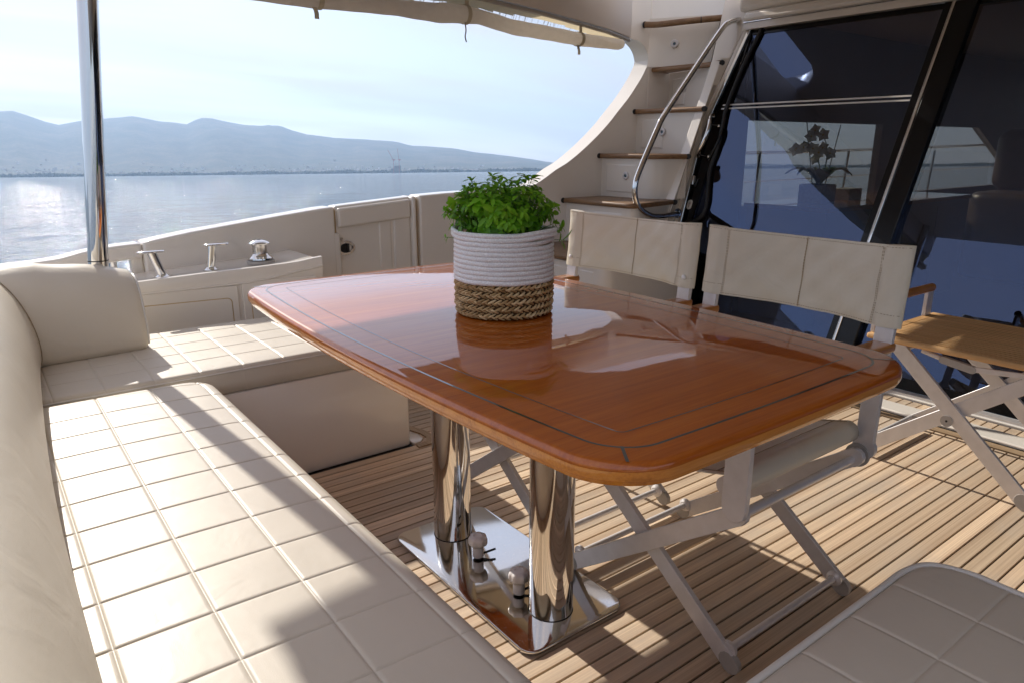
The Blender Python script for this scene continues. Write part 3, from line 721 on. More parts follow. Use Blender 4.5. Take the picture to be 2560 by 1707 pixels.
    for r_, dy in ((1.0, 0.0), (0.97, -.008), (.66, -.008), (.60, 0.004)):
        for k in range(n): a = 2 * pi * k / n; v.append((cx + .053 * r_ * cos(a), yv + dy, cz + .040 * r_ * sin(a) * (1 if abs(sin(a)) < .9 else .97)))
    for i in range(3):
        for k in range(n): a = i * n + k; b = i * n + (k + 1) % n; f.append((a, a + n, b + n, b))
    mk('ring', v, f, M['brushed'], fl, smooth=True, angle=40)
    box('opening', cx - .036, cx + .022, yv - .0045, yv + .002, cz - .024, cz + .024, M['black_gloss'], fl, bevel=0.006)
    box('roller', cx + .006, cx + .016, yv - .010, yv - .004, cz - .022, cz + .022, M['rubber'], fl, bevel=0.003)
    box('slot', cx + .036, cx + .041, yv - .0105, yv - .008, cz - .007, cz + .009, M['rubber'], fl)
    cl = thing('latch', 'tiny steel latch on the bulwark above the oval fairlead', 'latch', (1.545, 3.51, .64))
    box('plate', 1.535, 1.556, yv - .006, yv + .001, .650, .672, M['brushed'], cl, bevel=.002); rod('pin', (1.548, yv - .016, .66), (1.548, yv - .004, .66), .006, M['brushed'], cl); rod('tongue', (1.539, yv - .008, .662), (1.539, yv - .008, .642), .003, M['brushed'], cl)
    return root
build_side(1, '')
build_side(-1, '')
def build_stern():
    # aft bulwark closing the cockpit behind the sofa
    o = thing('stern_wall', 'low white moulded wall behind the aft sofa', 'wall', (-0.55, 0, 0))
    box('wall', -0.66, -0.42, -2.9, 2.62, -0.25, 0.62, M['gelcoat'], o, bevel=0.03)
build_stern()

# ------------------------------------------------------------------ ceiling (flybridge overhang)
def build_ceiling():
    root = thing('flybridge_overhang', 'white flybridge overhang that roofs the aft deck', 'overhang', (1.8, 0, 1.93))
    def edge(x): return yg(x) - 0.0
    pts = []
    xs = np.linspace(0.30, 3.02, 16)
    # outline counter-clockwise seen from above
    pl = [(0.30, -yg(.3) + 0.02)] + [(x, -yg(x) + 0.005) for x in np.linspace(.5, 4.3, 14)]
    pr = [(4.3, 2.86), (3.10, 2.86), (2.98, 2.90), (2.88, 2.98), (2.82, 3.10), (2.80, 3.2), (2.78, yg(2.78) - .005)] + [(x, yg(x) - 0.005) for x in np.linspace(2.6, .42, 12)] + [(.30, yg(.3) - .03), (.23, yg(.2) - .10), (.195, yg(.2) - .2)]
    ol = pl + pr + [(.185, 2.4), (.17, 1.2), (.165, 0), (.17, -1.2), (.185, -2.4), (.185, -yg(.2) + .2), (.22, -yg(.2) + .08)]
    slab('soffit', ol, 2.06, 2.20, M['gelcoat_ceiling'], root, r=0.03, seg=4)
    # fascia the blind rail is screwed to
    v = []; xs = np.linspace(.215, 3.345, 34)
    def zr(x): return float(np.interp(x, [.2, 1.7, 2.17, 3.33], [1.865, 1.858, 1.826, 1.749])) + .013
    for x in xs:
        for dy, z in ((-.012, zr(x)), (.022, zr(x)), (.022, 2.075), (-.012 , 2.075)): v.append((x, yb(x) + dy, z))
    f = [(i * 4 + k, i * 4 + (k + 1) % 4, i * 4 + 4 + (k + 1) % 4, i * 4 + 4 + k) for i in range(len(xs) - 1) for k in range(4)] + [(3, 2, 1, 0), tuple(len(v) - 4 + k for k in range(4))]
    mk('fascia', v, [tuple(reversed(q)) for q in f], M['gelcoat_ceiling'], root, bevel=.004)
    fm = [(3.86 - .02, -2.8), (4.3, -2.8), (4.3, 2.80), (3.86 - .02, 2.80)]
    return root
build_ceiling()

# ------------------------------------------------------------------ roller blind under the coaming
def build_blind():
    root = thing('roller_blind', 'cream canvas blind rolled up under the coaming with hanging straps', 'blind', (1.8, 3.1, 1.70))
    def P(x, z, o=0): return Vector((x, yb(x) + o, z))
    rail = [P(x, float(np.interp(x, [.2, 1.7, 2.17, 3.33], [1.865, 1.858, 1.826, 1.749]))) for x in np.linspace(.215, 3.335, 26)]
    v, f = tube_geo(rail, 0.011, 8); mk('rail', v, f, M['alu_cap'], root, smooth=True)
    # hanging single cloth between rail and roll
    xs = np.linspace(.215, 3.25, 100); v = []; f = []; nk = 8
    def zt(x): return float(np.interp(x, [.2, 1.7, 2.17, 3.33], [1.86, 1.852, 1.820, 1.744]))
    def zb(x): return float(np.interp(x, [.2, .6, 1.0, 1.263, 1.45, 1.671, 1.90, 1.99, 2.138, 2.357, 2.6, 2.874, 3.1, 3.231, 3.28], [1.725, 1.712, 1.689, 1.689, 1.697, 1.703, 1.696, 1.703, 1.713, 1.683, 1.677, 1.671, 1.678, 1.686, 1.70]))
    def th(x): return float(np.interp(x, [.2, 1.0, 1.6, 1.95, 2.05, 2.14, 2.4, 2.9, 3.27], [.060, .066, .062, .090, .082, .070, .072, .068, .058]))
    R_ = lambda x: th(x) / 2
    for i, x in enumerate(xs):
        za, zc = zt(x), zb(x) + th(x) * .9
        for k in range(nk):
            t = k / (nk - 1)
            v.append((x, yb(x) + 0.004 * sin(x * 31 + t * 2) * sin(pi * t) + R_(x) * t * .8, za + (zc - za) * t))
    for i in range(len(xs) - 1):
        for k in range(nk - 1): a = i * nk + k; f.append((a, a + nk, a + nk + 1, a + 1))
    def gap(q):
        k0 = min(q); x = v[k0][0]; t = (k0 % nk) / (nk - 1)
        for a, b, h in ((1.62, 2.07, .16), (2.10, 2.95, .50)):
            if a < x < b: return t + .15 > 1 - h * sin(pi * (x - a) / (b - a)) ** .7 and t > .28
        return False
    mk('loose_cloth', v, f, None, root, smooth=True, mats=[M['blind_sheer'], M['blind_thread']], fm=[1 if gap(q) else 0 for q in f])
    # the roll: uneven sausage
    v = []; f = []; seg = 22; xs = np.linspace(.215, 3.272, 120)
    for i, x in enumerate(xs):
        h = th(x); e = min(1, (3.278 - x) / .02) ** .5
        for k in range(seg):
            a = 2 * pi * k / seg
            wr = 1 + .05 * sin(3 * a + x * 9) + .04 * sin(5 * a - x * 23) + .03 * sin(x * 61 + a)
            sag = .35 * max(0, -sin(a)) * .1
            v.append((x, yb(x) + .01 + cos(a) * (0.030 + .1 * h) * wr * e, zb(x) + h / 2 + sin(a) * h / 2 * e * (1 + .02 * sin(x * 40))))
    for i in range(len(xs) - 1):
        for k in range(seg): a = i * seg + k; b = i * seg + (k + 1) % seg; f.append((a, b, b + seg, a + seg))
    f.append(tuple(range(seg))); f.append(tuple(reversed(range((len(xs) - 1) * seg, len(xs) * seg))))
    mk('rolled_cloth', v, f, M['blind'], root, smooth=True)
    # straps round the roll with a loose tail
    for x, tail, kind in ((.45, .05, 0), (1.30, .045, 0), (2.06, .085, 1), (2.84, .05, 0)):
        h = th(x) / 2; cz = zb(x) + h; pts = []
        for k in range(21):
            a = pi / 2 + 2 * pi * k / 20; pts.append((x, yb(x) + .01 + cos(a) * (.038 + .1 * h * 2), cz + sin(a) * (h + .004)))
        v = []; f = []
        w = 0.011
        for p in pts: v += [(p[0] - w, p[1], p[2]), (p[0] + w, p[1], p[2])]
        for k in range(20): f.append((2 * k, 2 * k + 1, 2 * k + 3, 2 * k + 2))
        mk('strap', v, f, M['strap'], root, smooth=True)
        if kind == 0:
            v = []; yb_ = yb(x) - .02
            for k in range(7):
                t = k / 6; v += [(x - .03 - w + .012 * t + .004 * sin(t * 5), yb_ + .004 * sin(6 * t), zb(x) - tail * t), (x - .03 + w * .8 + .012 * t + .004 * sin(t * 5), yb_ + .004 * sin(6 * t), zb(x) - tail * t)]
            mk('strap_tail', v, [(2 * k, 2 * k + 1, 2 * k + 3, 2 * k + 2) for k in range(6)], M['strap'], root, smooth=True)
        else:
            tube('cord', catmull([(x - .015, yb(x) - .01, zb(x) + .002), (x - .012, yb(x) - .012, zb(x) - .035), (x - .016, yb(x) - .01, zb(x) - .06), (x - .009, yb(x) - .01, zb(x) - .085)], 4), .0035, M['alu_cap'], root, seg=6)
        v = []
        for k in range(5):
            t = k / 4; z = zt(x) - .004 + (cz + h - zt(x)) * t; v += [(x - w, yb(x) - .006, z), (x + w, yb(x) - .006, z)]
        mk('strap', v, [(2 * k, 2 * k + 1, 2 * k + 3, 2 * k + 2) for k in range(4)], M['strap'], root)
build_blind()

# ------------------------------------------------------------------ pole
def build_pole():
    root = thing('support_pole', 'polished steel pole holding up the overhang at the aft corner', 'pole', (.28, 2.93, 0))
    x = lambda z: .3430 + (z - .70) * .1015
    y = 2.93
    rod('pole', (x(.0), y, .0), (x(2.06), y, 2.06), .0330, M['chrome'], root, 40)
    lathe('collar', [(.0332, 0), (.0340, .001), (.0340, .003), (.0332, .004)], (x(.742), y, .742), M['rubber'], root, 40)
    lathe('foot', [(.050, 0), (.050, .008), (.038, .016), (.0345, .03)], (x(.01), y, .001), M['chrome'], root, 32)
build_pole()

# ------------------------------------------------------------------ locker with cleats and winch
def yl(x): return 3.19 - .13 * (x - .45)
def shz(x): return float(np.interp(x, [.2, .526, .746, .926, 1.126, 1.18, 1.237, 1.26], [.608, .612, .624, .631, .641, .648, .658, .658]))
def build_locker():
    root = thing('side_locker', 'white moulded side locker with framed doors under the mooring cleats', 'locker', (.7, 3.1, 0))
    xs = list(np.linspace(.14, 1.252, 30)); v = []; f = []
    # cross-section: floor, front face, rounded lip, shelf back to bulwark
    for x in xs:
        yf = yl(x); z = shz(x)
        v += [(x, yf, 0), (x, yf, z - .085), (x, yf - .004, z - .075), (x, yf - .008, z - .012), (x, yf - .004, z - .003), (x, yf + .006, z), (x, yf + .10, z - .018), (x, yg(x) + .01, z - .018)]
    w = 8
    for i in range(len(xs) - 1):
        for k in range(w - 1): a = i * w + k; f.append((a, a + w, a + w + 1, a + 1))
    f.append(tuple((len(xs) - 1) * w + k for k in range(w))); f.append(tuple(reversed(range(w))))
    mk('body', v, f, M['gelcoat'], root, smooth=True, angle=35)
    def face_panel(name, xa, xb, za, zb, off, mat, rr_, th_=.01, parent=root):
        ol = rrect(xa, xb, za, zb, rr_, 5)
        n = len(ol); v = []; f = []
        for d, ins in ((0, 0), (-off + .002, 0), (-off, .003)):
            for x, z in (inset(ol, ins) if ins else ol): v.append((x, yl(x) + d, z))
        for i in range(2):
            for k in range(n): a = i * n + k; b = i * n + (k + 1) % n; f.append((a, a + n, b + n, b))
        f.append(tuple(reversed(range(2 * n, 3 * n))))
        return mk(name, v, f, mat, parent)
    # door frames, cream sealing joint and doors
    for xa, xb, zt in ((.20, .880, .558), (.898, 1.225, .572)):
        face_panel('door_frame', xa, xb, .05, zt, .010, M['gelcoat'], .012)
        face_panel('door_seal', xa + .03 if xa > .5 else .22, xb - .026, .08, zt - .048, .0112, M['sealant'], .022)
        face_panel('door', xa + .0335 if xa > .5 else .222, xb - .0295, .084, zt - .0515, .0122, M['gelcoat'], .019)
    # flowing moulded lip that rises forward
    pts = [(x, yl(x) - .010, float(np.interp(x, [.3, .93, 1.03, 1.14, 1.25], [.553, .566, .580, .598, .614]))) for x in np.linspace(.2, 1.252, 20)]
    tube('moulding', [(p[0], p[1] + .004, p[2]) for p in pts], .006, M['gelcoat'], root, seg=8)
build_locker()
def bollard(x, lean, tip, label, grp):
    root = thing('mooring_bollard', label, 'bollard', (x, 3.30, shz(x) - .018), grp)
    z0 = shz(x) - .018
    tube('post', [(x, 3.30, z0 + .004), (x + lean * .5, 3.30, z0 + .055), (x + lean, 3.30, z0 + .108)], .0185, M['chrome'], root, seg=24)
    lathe('base', [(.033, 0), (.033, .004), (.024, .008), (.019, .014)], (x, 3.30, z0), M['chrome'], root, 28)
    cx = x + lean + tip
    ol = rrect(cx - .054, cx + .054, 3.30 - .020, 3.30 + .020, .0198, 8)
    v = []; f = []; n = len(ol)
    for ins, z in ((.004, 0), (0, .003), (0, .006), (.004, .009)):
        for a, b in inset(ol, ins): v.append((a, b, z0 + .106 + z))
    for i in range(3):
        for k in range(n): a = i * n + k; b = i * n + (k + 1) % n; f.append((a, b, b + n, a + n))
    f.append(tuple(reversed(range(n)))); f.append(tuple(range(3 * n, 4 * n)))
    mk('cap', v, f, M['chrome'], root, smooth=True, angle=50)
bollard(.622, -.030, -.004, 'polished mooring bollard leaning left, beside the pole', 'mooring bollards on the locker shelf')
bollard(.822, .016, .018, 'polished mooring bollard leaning right, between the other bollard and the winch', 'mooring bollards on the locker shelf')
def winch():
    x, y = 1.045, 3.30; z0 = shz(x) - .018
    root = thing('mooring_winch', 'polished drum winch standing on the locker shelf', 'winch', (x, y, z0))
    lathe('base', [(.062, 0), (.062, .010), (.056, .014)], (x, y, z0), M['alu_cap'], root, 36)
    lathe('skirt', [(.050, .014), (.056, .018), (.055, .024), (.047, .030), (.040, .036), (.036, .044)], (x, y, z0), M['chrome'], root, 36)
    lathe('drum', [(.034, .044), (.0325, .055), (.0325, .078), (.034, .084)], (x, y, z0), M['brushed'], root, 36)
    lathe('cap', [(.036, .084), (.048, .088), (.0485, .091), (.044, .096), (.030, .103), (.012, .107), (.0, .107)], (x, y, z0), M['chrome'], root, 36)
    lathe('socket', [(.011, .1071), (.011, .1082), (.007, .1082), (.006, .1066), (0, .1066)], (x, y, z0), M['rubber'], root, 20)
winch()

# ================================================================== DOOR BULKHEAD, STAIRS
K = 0.25
def jy(z): return float(np.interp(z, [0, .66, 1.07, 1.34, 1.80, 2.1], [2.95, 2.949, 2.936, 2.895, 2.752, 2.66]))
def my(z): return 1.811 - .1008 * z
def colA(z): return (3.456 + .43 * (z - .82), 2.905)
def gxp(z, off=0.0): return 3.44 + K * z - off        # the glass leans forward as it rises
def build_stairs():
    root = thing('staircase', 'white moulded staircase with teak treads rising to the flybridge', 'staircase', (3.0, 3.15, 0))
    yw = lambda x: yg(x) + .002
    # nose line of every tread: left end on the hull side, corner, right end by the door column
    T = [dict(z=.55, L=(2.610, yw(2.61)), C=(2.607, 2.62), R=(3.30, 2.70)),
         dict(z=.82, L=(3.013, yw(3.01)), C=(3.020, 2.822), R=(3.456, 2.905)),
         dict(z=1.09, L=(3.316, yw(3.316)), C=(3.350, 2.99), R=(3.545, 2.895)),
         dict(z=1.37, L=(3.638, yw(3.638)), C=(3.655, 3.1), R=(3.665, 2.895)),
         dict(z=1.64, L=(3.948, yw(3.95)), C=(3.88, 3.15), R=(3.805, 2.895)),
         dict(z=1.905, L=(3.718, yw(3.72)), C=(3.86, 3.17), R=(4.06, 2.90))]
    th = .030
    for i, t in enumerate(T):
        z = t['z']; L, C, R = t['L'], t['C'], t['R']
        if i < len(T) - 1: n = T[i + 1]; bL = (n['L'][0] + .07, n['L'][1]); bx = min(n['R'][0] + .12, gxp(z, .03)); bR = (bx, 2.94 + max(0, bx - colA(z)[0]) / max(.02, gxp(z, .006) - colA(z)[0]) * (jy(z) + .055 - 2.905))
        else: bL = (4.25, yw(4.25)); bR = (4.25, 3.10)
        # rounded nose path
        Cv = Vector(C); a = (Vector(L) - Cv); b = (Vector(R) - Cv)
        ra = min(.09, a.length * .45); rb = min(.09, b.length * .45)
        nose = [Vector(L)]
        p0 = Cv + a.normalized() * ra; p1 = Cv + b.normalized() * rb
        for k in range(7): s = k / 6; nose.append((1 - s) ** 2 * p0 + 2 * s * (1 - s) * Cv + s * s * p1)
        nose.append(Vector(R))
        back = [Vector(bR), Vector(bL)]
        poly = [tuple(p) for p in nose] + [tuple(p) for p in back]
        tr = thing  # (parts only)
        # tread: bullnosed board; outline must run counter-clockwise
        area = sum(poly[k][0] * poly[(k + 1) % len(poly)][1] - poly[(k + 1) % len(poly)][0] * poly[k][1] for k in range(len(poly)))
        if area < 0: poly = poly[::-1]
        if i < 5:
            o = slab('tread', poly, z - th, z, M['step_teak'], root, r=.0135, seg=4)
            # black caulking lines sunk in the tread surface
            cc = sum((p for p in nose), Vector((0, 0))) / len(nose)
            dirn = (Vector(L) - Vector(C)).normalized(); nrm = Vector((dirn.y, -dirn.x)); 
            if nrm.x < 0: nrm = -nrm
            mb = MB()
            for q in range(1, 8):
                off = .03 + q * .038
                s0 = Vector(C) + nrm * off + dirn * (-.0 + off * .12); s1 = Vector(L) + nrm * off
                s1.y = min(s1.y, yw(s1.x) - .01)
                if s0.x > bR[0] - .0 or s1.x > bL[0] - .02: break
                w_ = nrm * .0016
                mb.add([(s0.x, s0.y, z + .0006), (s0.x + w_.x, s0.y + w_.y, z + .0006), (s1.x + w_.x, s1.y + w_.y, z + .0006), (s1.x, s1.y, z + .0006)], [(0, 1, 2, 3)])
            if mb.v: mb.build('caulking', M['rubber'], o)
            # black bedding around the tread where it meets the moulding
            e = [tuple(Vector(p) ) for p in poly]
            tube('end_seal', [(L[0] - .002, L[1] - .008, z - .015), (L[0] - .0, L[1] + .004, z - .015)], .0165, M['rubber'], o, seg=14)
            tube('end_seal', [(R[0] - .001, R[1] - .003, z - .015), (R[0] + .012, R[1] + .003, z - .015)], .0165, M['rubber'], o, seg=14)
        else:
            # curved brown nosing of the landing
            c = catmull([(3.69, yw(3.69) - .01, z - .012), (3.715, 3.34, z - .02), (3.79, 3.18, z - .014), (3.90, 3.04, z - .004), (4.02, 2.93, z + .006)], 8)
            v, f = tube_geo(c, .019, 14, flat=.8); o = mk('landing_nosing', v, f, M['step_teak'], root, smooth=True)
            k = 20; tube('seal', [c[k], c[k] + (c[k + 1] - c[k]).normalized() * .006], .0195, M['rubber'], o, seg=14)
            tube('seal', [c[0] - (c[1] - c[0]).normalized() * .004, c[0] + (c[1] - c[0]).normalized() * .006], .0200, M['rubber'], o, seg=14)
        # riser below the nose, set back, down to the next tread (or the deck); the open side as well
        zb = (T[i - 1]['z'] + .0005) if i else -.002
        path = []
        for p in nose: 
            q = p + (Vector((1, 0)) * .028 + Vector((0, 1)) * .026); path.append(q)
        path[0] = Vector((L[0] + .028, L[1])); path[-1] = Vector((R[0] + .03, R[1] + .026))
        v = []; f = []
        zt_ = z - th + .001 if i < 5 else z + .03
        for p in path: v += [(p.x, p.y, zb), (p.x, p.y, zt_)]
        for k in range(len(path) - 1): f.append((2 * k, 2 * k + 2, 2 * k + 3, 2 * k + 1))
        ri = mk('riser', v, f, M['gelcoat'], root, smooth=True, angle=50)
        # slightly recessed panel on the riser: a raised frame line round it
        if i < 5:
            A = path[0]; B = path[2] if i not in (2,) else path[1]
            d = (B - A); d2 = d.normalized(); nn = Vector((d2.y, -d2.x)); 
            if nn.x > 0: nn = -nn
            q0 = A + d2 * .045; q1 = B - d2 * .03; z0_, z1_ = zb + .03, z - th - .035
            v = []
            for p, zz in ((q0, z0_), (q1, z0_), (q1, z1_), (q0, z1_)): v.append((p.x + nn.x * .002, p.y + nn.y * .002, zz))
            for p, zz in ((q0 + d2 * .008, z0_ + .008), (q1 - d2 * .008, z0_ + .008), (q1 - d2 * .008, z1_ - .008), (q0 + d2 * .008, z1_ - .008)): v.append((p.x + nn.x * .006, p.y + nn.y * .006, zz))
            mk('riser_panel', v, [(0, 1, 5, 4), (1, 2, 6, 5), (2, 3, 7, 6), (3, 0, 4, 7), (4, 5, 6, 7)], M['gelcoat'], ri)
    # round courtesy lamps in the risers
    for (x, y, z) in ((3.375, 2.995 - .10, 1.222), (3.50, 3.01 - .02, 1.467), (3.74, 2.995, 1.74)):
        pass
    for i, frac in ((2, .70), (3, .62), (4, .60), (1, .5)):
        t = T[i]; L, C = Vector(t['L']), Vector(t['C'])
        # lamp sits on the riser that stands on tread i: riser of tread i+1
        n = T[min(i + 1, 5)]; A = Vector((n['L'][0] + .028, n['L'][1])); B = Vector((n['C'][0] + .028, n['C'][1] + .026))
        p = A.lerp(B, frac); zz = t['z'] + .135
        d = (B - A).normalized(); nn = Vector((d.y, -d.x)); 
        if nn.x > 0: nn = -nn
        c = Vector((p.x, p.y, zz)); ax = Vector((nn.x, nn.y, 0))
        lp = lathe('step_lamp', [(.0255, 0.001), (.0255, .009), (.021, .013), (.012, .013), (.011, .009)], c, M['alu'], root, 28, ax)
        lathe('lens', [(.0108, .004), (.009, .011), (0, .0125)], c, M['lamp_lens'], lp, 20, ax)
build_stairs()

def build_column():
    root = thing('door_column', 'slanting white column with polished edge between staircase and saloon door', 'column', (3.6, 2.95, 0))
    z0, z1 = -.003, 2.06
    zs = [z0, .35, .66, .9, 1.07, 1.2, 1.34, 1.5, 1.65, 1.80, 1.95, z1]
    def loft(name, sec, mat, bev):
        v = []; n = 4
        for z in zs: v += [(p[0], p[1], z) for p in sec(z)]
        f = [(3, 2, 1, 0), tuple((len(zs) - 1) * 4 + k for k in range(4))] + [(i * 4 + k, i * 4 + (k + 1) % 4, i * 4 + 4 + (k + 1) % 4, i * 4 + 4 + k) for i in range(len(zs) - 1) for k in range(4)]
        return mk(name, v, f, mat, root, bevel=bev)
    def body(z):
        a = colA(z); b = (gxp(z, .012), jy(z) + .058); ax = min(a[0], b[0] - .03)
        return [(ax, a[1]), b, (b[0], b[1] + .06), (ax, a[1] + .07)]
    loft('body', body, M['gelcoat'], .008)
    loft('white_strip', lambda z: [(gxp(z, .016), jy(z) + .028), (gxp(z, -.02), jy(z) + .028), (gxp(z, -.02), jy(z) + .0572), (gxp(z, .016), jy(z) + .0572)], M['gelcoat'], .003)
    loft('polished_strip', lambda z: [(gxp(z, .022), jy(z) + .003), (gxp(z, -.02), jy(z) + .003), (gxp(z, -.02), jy(z) + .0270), (gxp(z, .019), jy(z) + .0270)], M['chrome'], .003)
    loft('black_jamb', lambda z: [(gxp(z, .014), jy(z) - .006), (gxp(z, -.02), jy(z) - .006), (gxp(z, -.02), jy(z) + .0022), (gxp(z, .014), jy(z) + .0022)], M['black_gloss'], 0)
    v = []
    for z in (z0, 2.4):
        for p in [(gxp(min(z, 2.05), .02) + .36, 3.0), (5.2, 3.0), (5.2, 3.46), (gxp(min(z, 2.05), .02) + .36, 3.46)]: v.append((p[0], p[1], z))
    return root
build_column()

def build_handrail():
    root = thing('stair_handrail', 'bent polished steel handrail running up beside the stairs', 'handrail', (3.2, 2.85, .73))
    P = [(3.452, 2.872, .740), (3.36, 2.856, .737), (3.26, 2.85, .738), (3.178, 2.85, .748), (3.10, 2.85, .786), (3.056, 2.85, .839), (3.046, 2.85, .919), (3.078, 2.85, 1.005), (3.206, 2.85, 1.227), (3.265, 2.85, 1.313), (3.483, 2.85, 1.551), (3.709, 2.85, 1.788), (3.789, 2.85, 1.845), (3.891, 2.85, 1.868), (3.985, 2.855, 1.858), (4.03, 2.87, 1.84)]
    tube('rail', catmull(P, 7), .0165, M['chrome'], root, seg=24)
    lathe('flange', [(.030, 0), (.030, .003), (.018, .006)], (3.46, 2.878, .740), M['chrome'], root, 24, (-.2, -1, 0))
build_handrail()

def build_doors():
    def quad(y0, y1, z0, z1, o0=0.0, o1=None):
        """slanted box between y0..y1, z0..z1; o0/o1 distances aft of the glass plane"""
        o1 = o0 - .01 if o1 is None else o1
        return [(gxp(z0, o0), y0, z0), (gxp(z0, o1), y0, z0), (gxp(z0, o1), y1, z0), (gxp(z0, o0), y1, z0), (gxp(z1, o0), y0, z1), (gxp(z1, o1), y0, z1), (gxp(z1, o1), y1, z1), (gxp(z1, o0), y1, z1)]
    # sliding door leaf next to the column
    d = thing('saloon_door', 'tinted glass saloon door with two pale stripes, nearest the stairs', 'glass door', (3.44, 2.3, 0), 'tinted glass leaves of the saloon front')
    def pane(name, y0, y1, z0, z1, parent):
        v = [(gxp(z0), y0, z0), (gxp(z0), y1, z0), (gxp(z1), y1, z1), (gxp(z1), y0, z1)]
        return mk(name, v, [(0, 3, 2, 1)], M['door_glass'], parent)
    pane('pane', 1.74, 2.995, .012, 1.798, d)
    mk('frame_rail', quad(1.74, 2.995, 1.772, 1.797, .006, .0015), BOXF, M['black_gloss'], d)
    mk('frame_rail', quad(1.74, 2.995, .014, .075, .010, .0015), BOXF, M['black_gloss'], d)
    mk('frame_stile', quad(2.983, 2.995, .076, 1.771, .010, .0015), BOXF, M['black_gloss'], d)
    for za in (1.352, 1.373): 
        v = quad(1.805, 2.955, za, za + .0085, .0022, .0012); mk('stripe', v, BOXF, M['white_paint'], d)
    # chrome pull handle and black inner pull
    h = catmull([(gxp(1.318, .02), 2.985, 1.318), (gxp(1.305, .055), 2.975, 1.305), (gxp(1.262, .070), 2.948, 1.262), (gxp(1.21, .072), 2.942, 1.21), (gxp(1.15, .068), 2.955, 1.15), (gxp(1.095, .055), 2.978, 1.095), (gxp(1.075, .02), 2.995, 1.075)], 6)
    hd = tube('handle', h, .0135, M['chrome'], d, seg=20)
    for z in (1.265, 1.085):
        rod('handle_stud', (gxp(z, .062), 2.945, z), (gxp(z, .0), 2.885, z - .02), .0085, M['black_gloss'], hd); 
        rod('stud_ring', (gxp(z, .034), 2.914, z - .01), (gxp(z, .026), 2.908, z - .012), .0125, M['chrome'], hd)
    tube('inner_pull', catmull([(gxp(1.25, .02), 2.875, 1.235), (gxp(1.22, .03), 2.868, 1.20), (gxp(1.15, .03), 2.875, 1.14), (gxp(1.06, .02), 2.905, 1.05)], 5), .0095, M['black_gloss'], d, seg=14)
    # black rubber bumper bar that bends round the lock
    tube('bumper_seal', catmull([(gxp(1.83, .014), 2.915, 1.83), (gxp(1.60, .014), 2.925, 1.60), (gxp(1.45, .014), 2.918, 1.45), (gxp(1.347, .014), 2.905, 1.347), (gxp(1.124, .014), 2.868, 1.124), (gxp(1.0, .014), 2.878, 1.0), (gxp(.90, .014), 2.858, .90), (gxp(.818, .014), 2.838, .818), (gxp(.75, .014), 2.838, .75), (gxp(.712, .014), 2.856, .712), (gxp(.685, .014), 2.90, .685), (gxp(.672, .014), 2.96, .675)], 6), .0135, M['rubber'], d, seg=16)
    tube('thumb_latch', [(gxp(.95, .02), 2.984, .955), (gxp(.93, .024), 2.980, .93), (gxp(.91, .022), 2.980, .905)], .012, M['brushed'], d, seg=12)
    tube('thumb_latch', [(gxp(.95, .02), 2.950, .94), (gxp(.92, .024), 2.950, .915), (gxp(.90, .022), 2.957, .893)], .012, M['black_gloss'], d, seg=12)
    rod('latch_bar', (gxp(.90, .022), 2.984, .898), (gxp(.90, .022), 2.952, .89), .008, M['black_gloss'], d)
    n = 24; v = []
    for dd_, s in ((.0015, 1.0), (.006, 1.0), (.007, .9)):
        for k in range(n):
            a = 2 * pi * k / n; cy_ = .018 * s * cos(a); cz_ = (.015 * sin(a) + (.014 if sin(a) > 0 else -.014)) * s; z = .782 + cz_
            v.append((gxp(z, .010 + dd_), 2.968 + cy_, z))
    f = [(i * n + k, (i + 1) * n + k, (i + 1) * n + (k + 1) % n, i * n + (k + 1) % n) for i in range(2) for k in range(n)] + [tuple(reversed(range(2 * n, 3 * n)))]
    lk = mk('lock_plate', v, f, M['white_paint'], d, smooth=True, angle=40)
    lathe('lock_barrel', [(.008, 0), (.008, .004), (0, .004)], (gxp(.79, .017), 2.968, .790), M['brushed'], lk, 16, (-1, 0, K)); box('key_slot', gxp(.775, .0195), gxp(.775, .017), 2.965, 2.971, .765, .782, M['brushed'], lk)
    # mullion between the two leaves
    m = thing('door_mullion', 'slanted black and steel mullion between the two glass leaves', 'mullion', (3.44, 1.72, 0))
    mk('black_profile', quad(1.640, 1.7385, .012, 1.80, .030, -.02), BOXF, M['black_gloss'], m, bevel=.006)
    mk('steel_bead', quad(1.7395, 1.752, .012, 1.80, .030, .016), BOXF, M['chrome'], m, bevel=.003)
    mk('steel_bead', quad(1.7530, 1.757, .012, 1.80, .026, .016), BOXF, M['brushed'], m)
    mk('black_profile', quad(1.7575, 1.80, .012, 1.80, .014, .002), BOXF, M['black_gloss'], m)
    # second, wide leaf
    p = thing('saloon_door', 'wide tinted glass leaf right of the slanted mullion, behind the folding tray table', 'glass door', (3.44, .6, 0), 'tinted glass leaves of the saloon front')
    v = [(gxp(.012, -.012), -.70, .012), (gxp(.012, -.012), 1.639, .012), (gxp(1.798, -.012), 1.639, 1.798), (gxp(1.798, -.012), -.70, 1.798)]
    mk('pane', v, [(0, 3, 2, 1)], M['door_glass'], p)
    mk('frame_rail', quad(-.70, 1.639, 1.772, 1.797, .0, -.010), BOXF, M['black_gloss'], p); mk('frame_rail', quad(-.70, 1.639, .014, .065, .0, -.010), BOXF, M['black_gloss'], p)
    q = thing('saloon_door', 'tinted glass leaf farther to the right, outside the picture', 'glass door', (3.44, -1.7, 0), 'tinted glass leaves of the saloon front')
    v = [(gxp(.012), -2.86, .012), (gxp(.012), -.73, .012), (gxp(1.798), -.73, 1.798), (gxp(1.798), -2.86, 1.798)]
    mk('pane', v, [(0, 3, 2, 1)], M['door_glass'], q); mk('frame_stile', quad(-.729, -.701, .014, 1.798, .02, -.02), BOXF, M['black_gloss'], q)
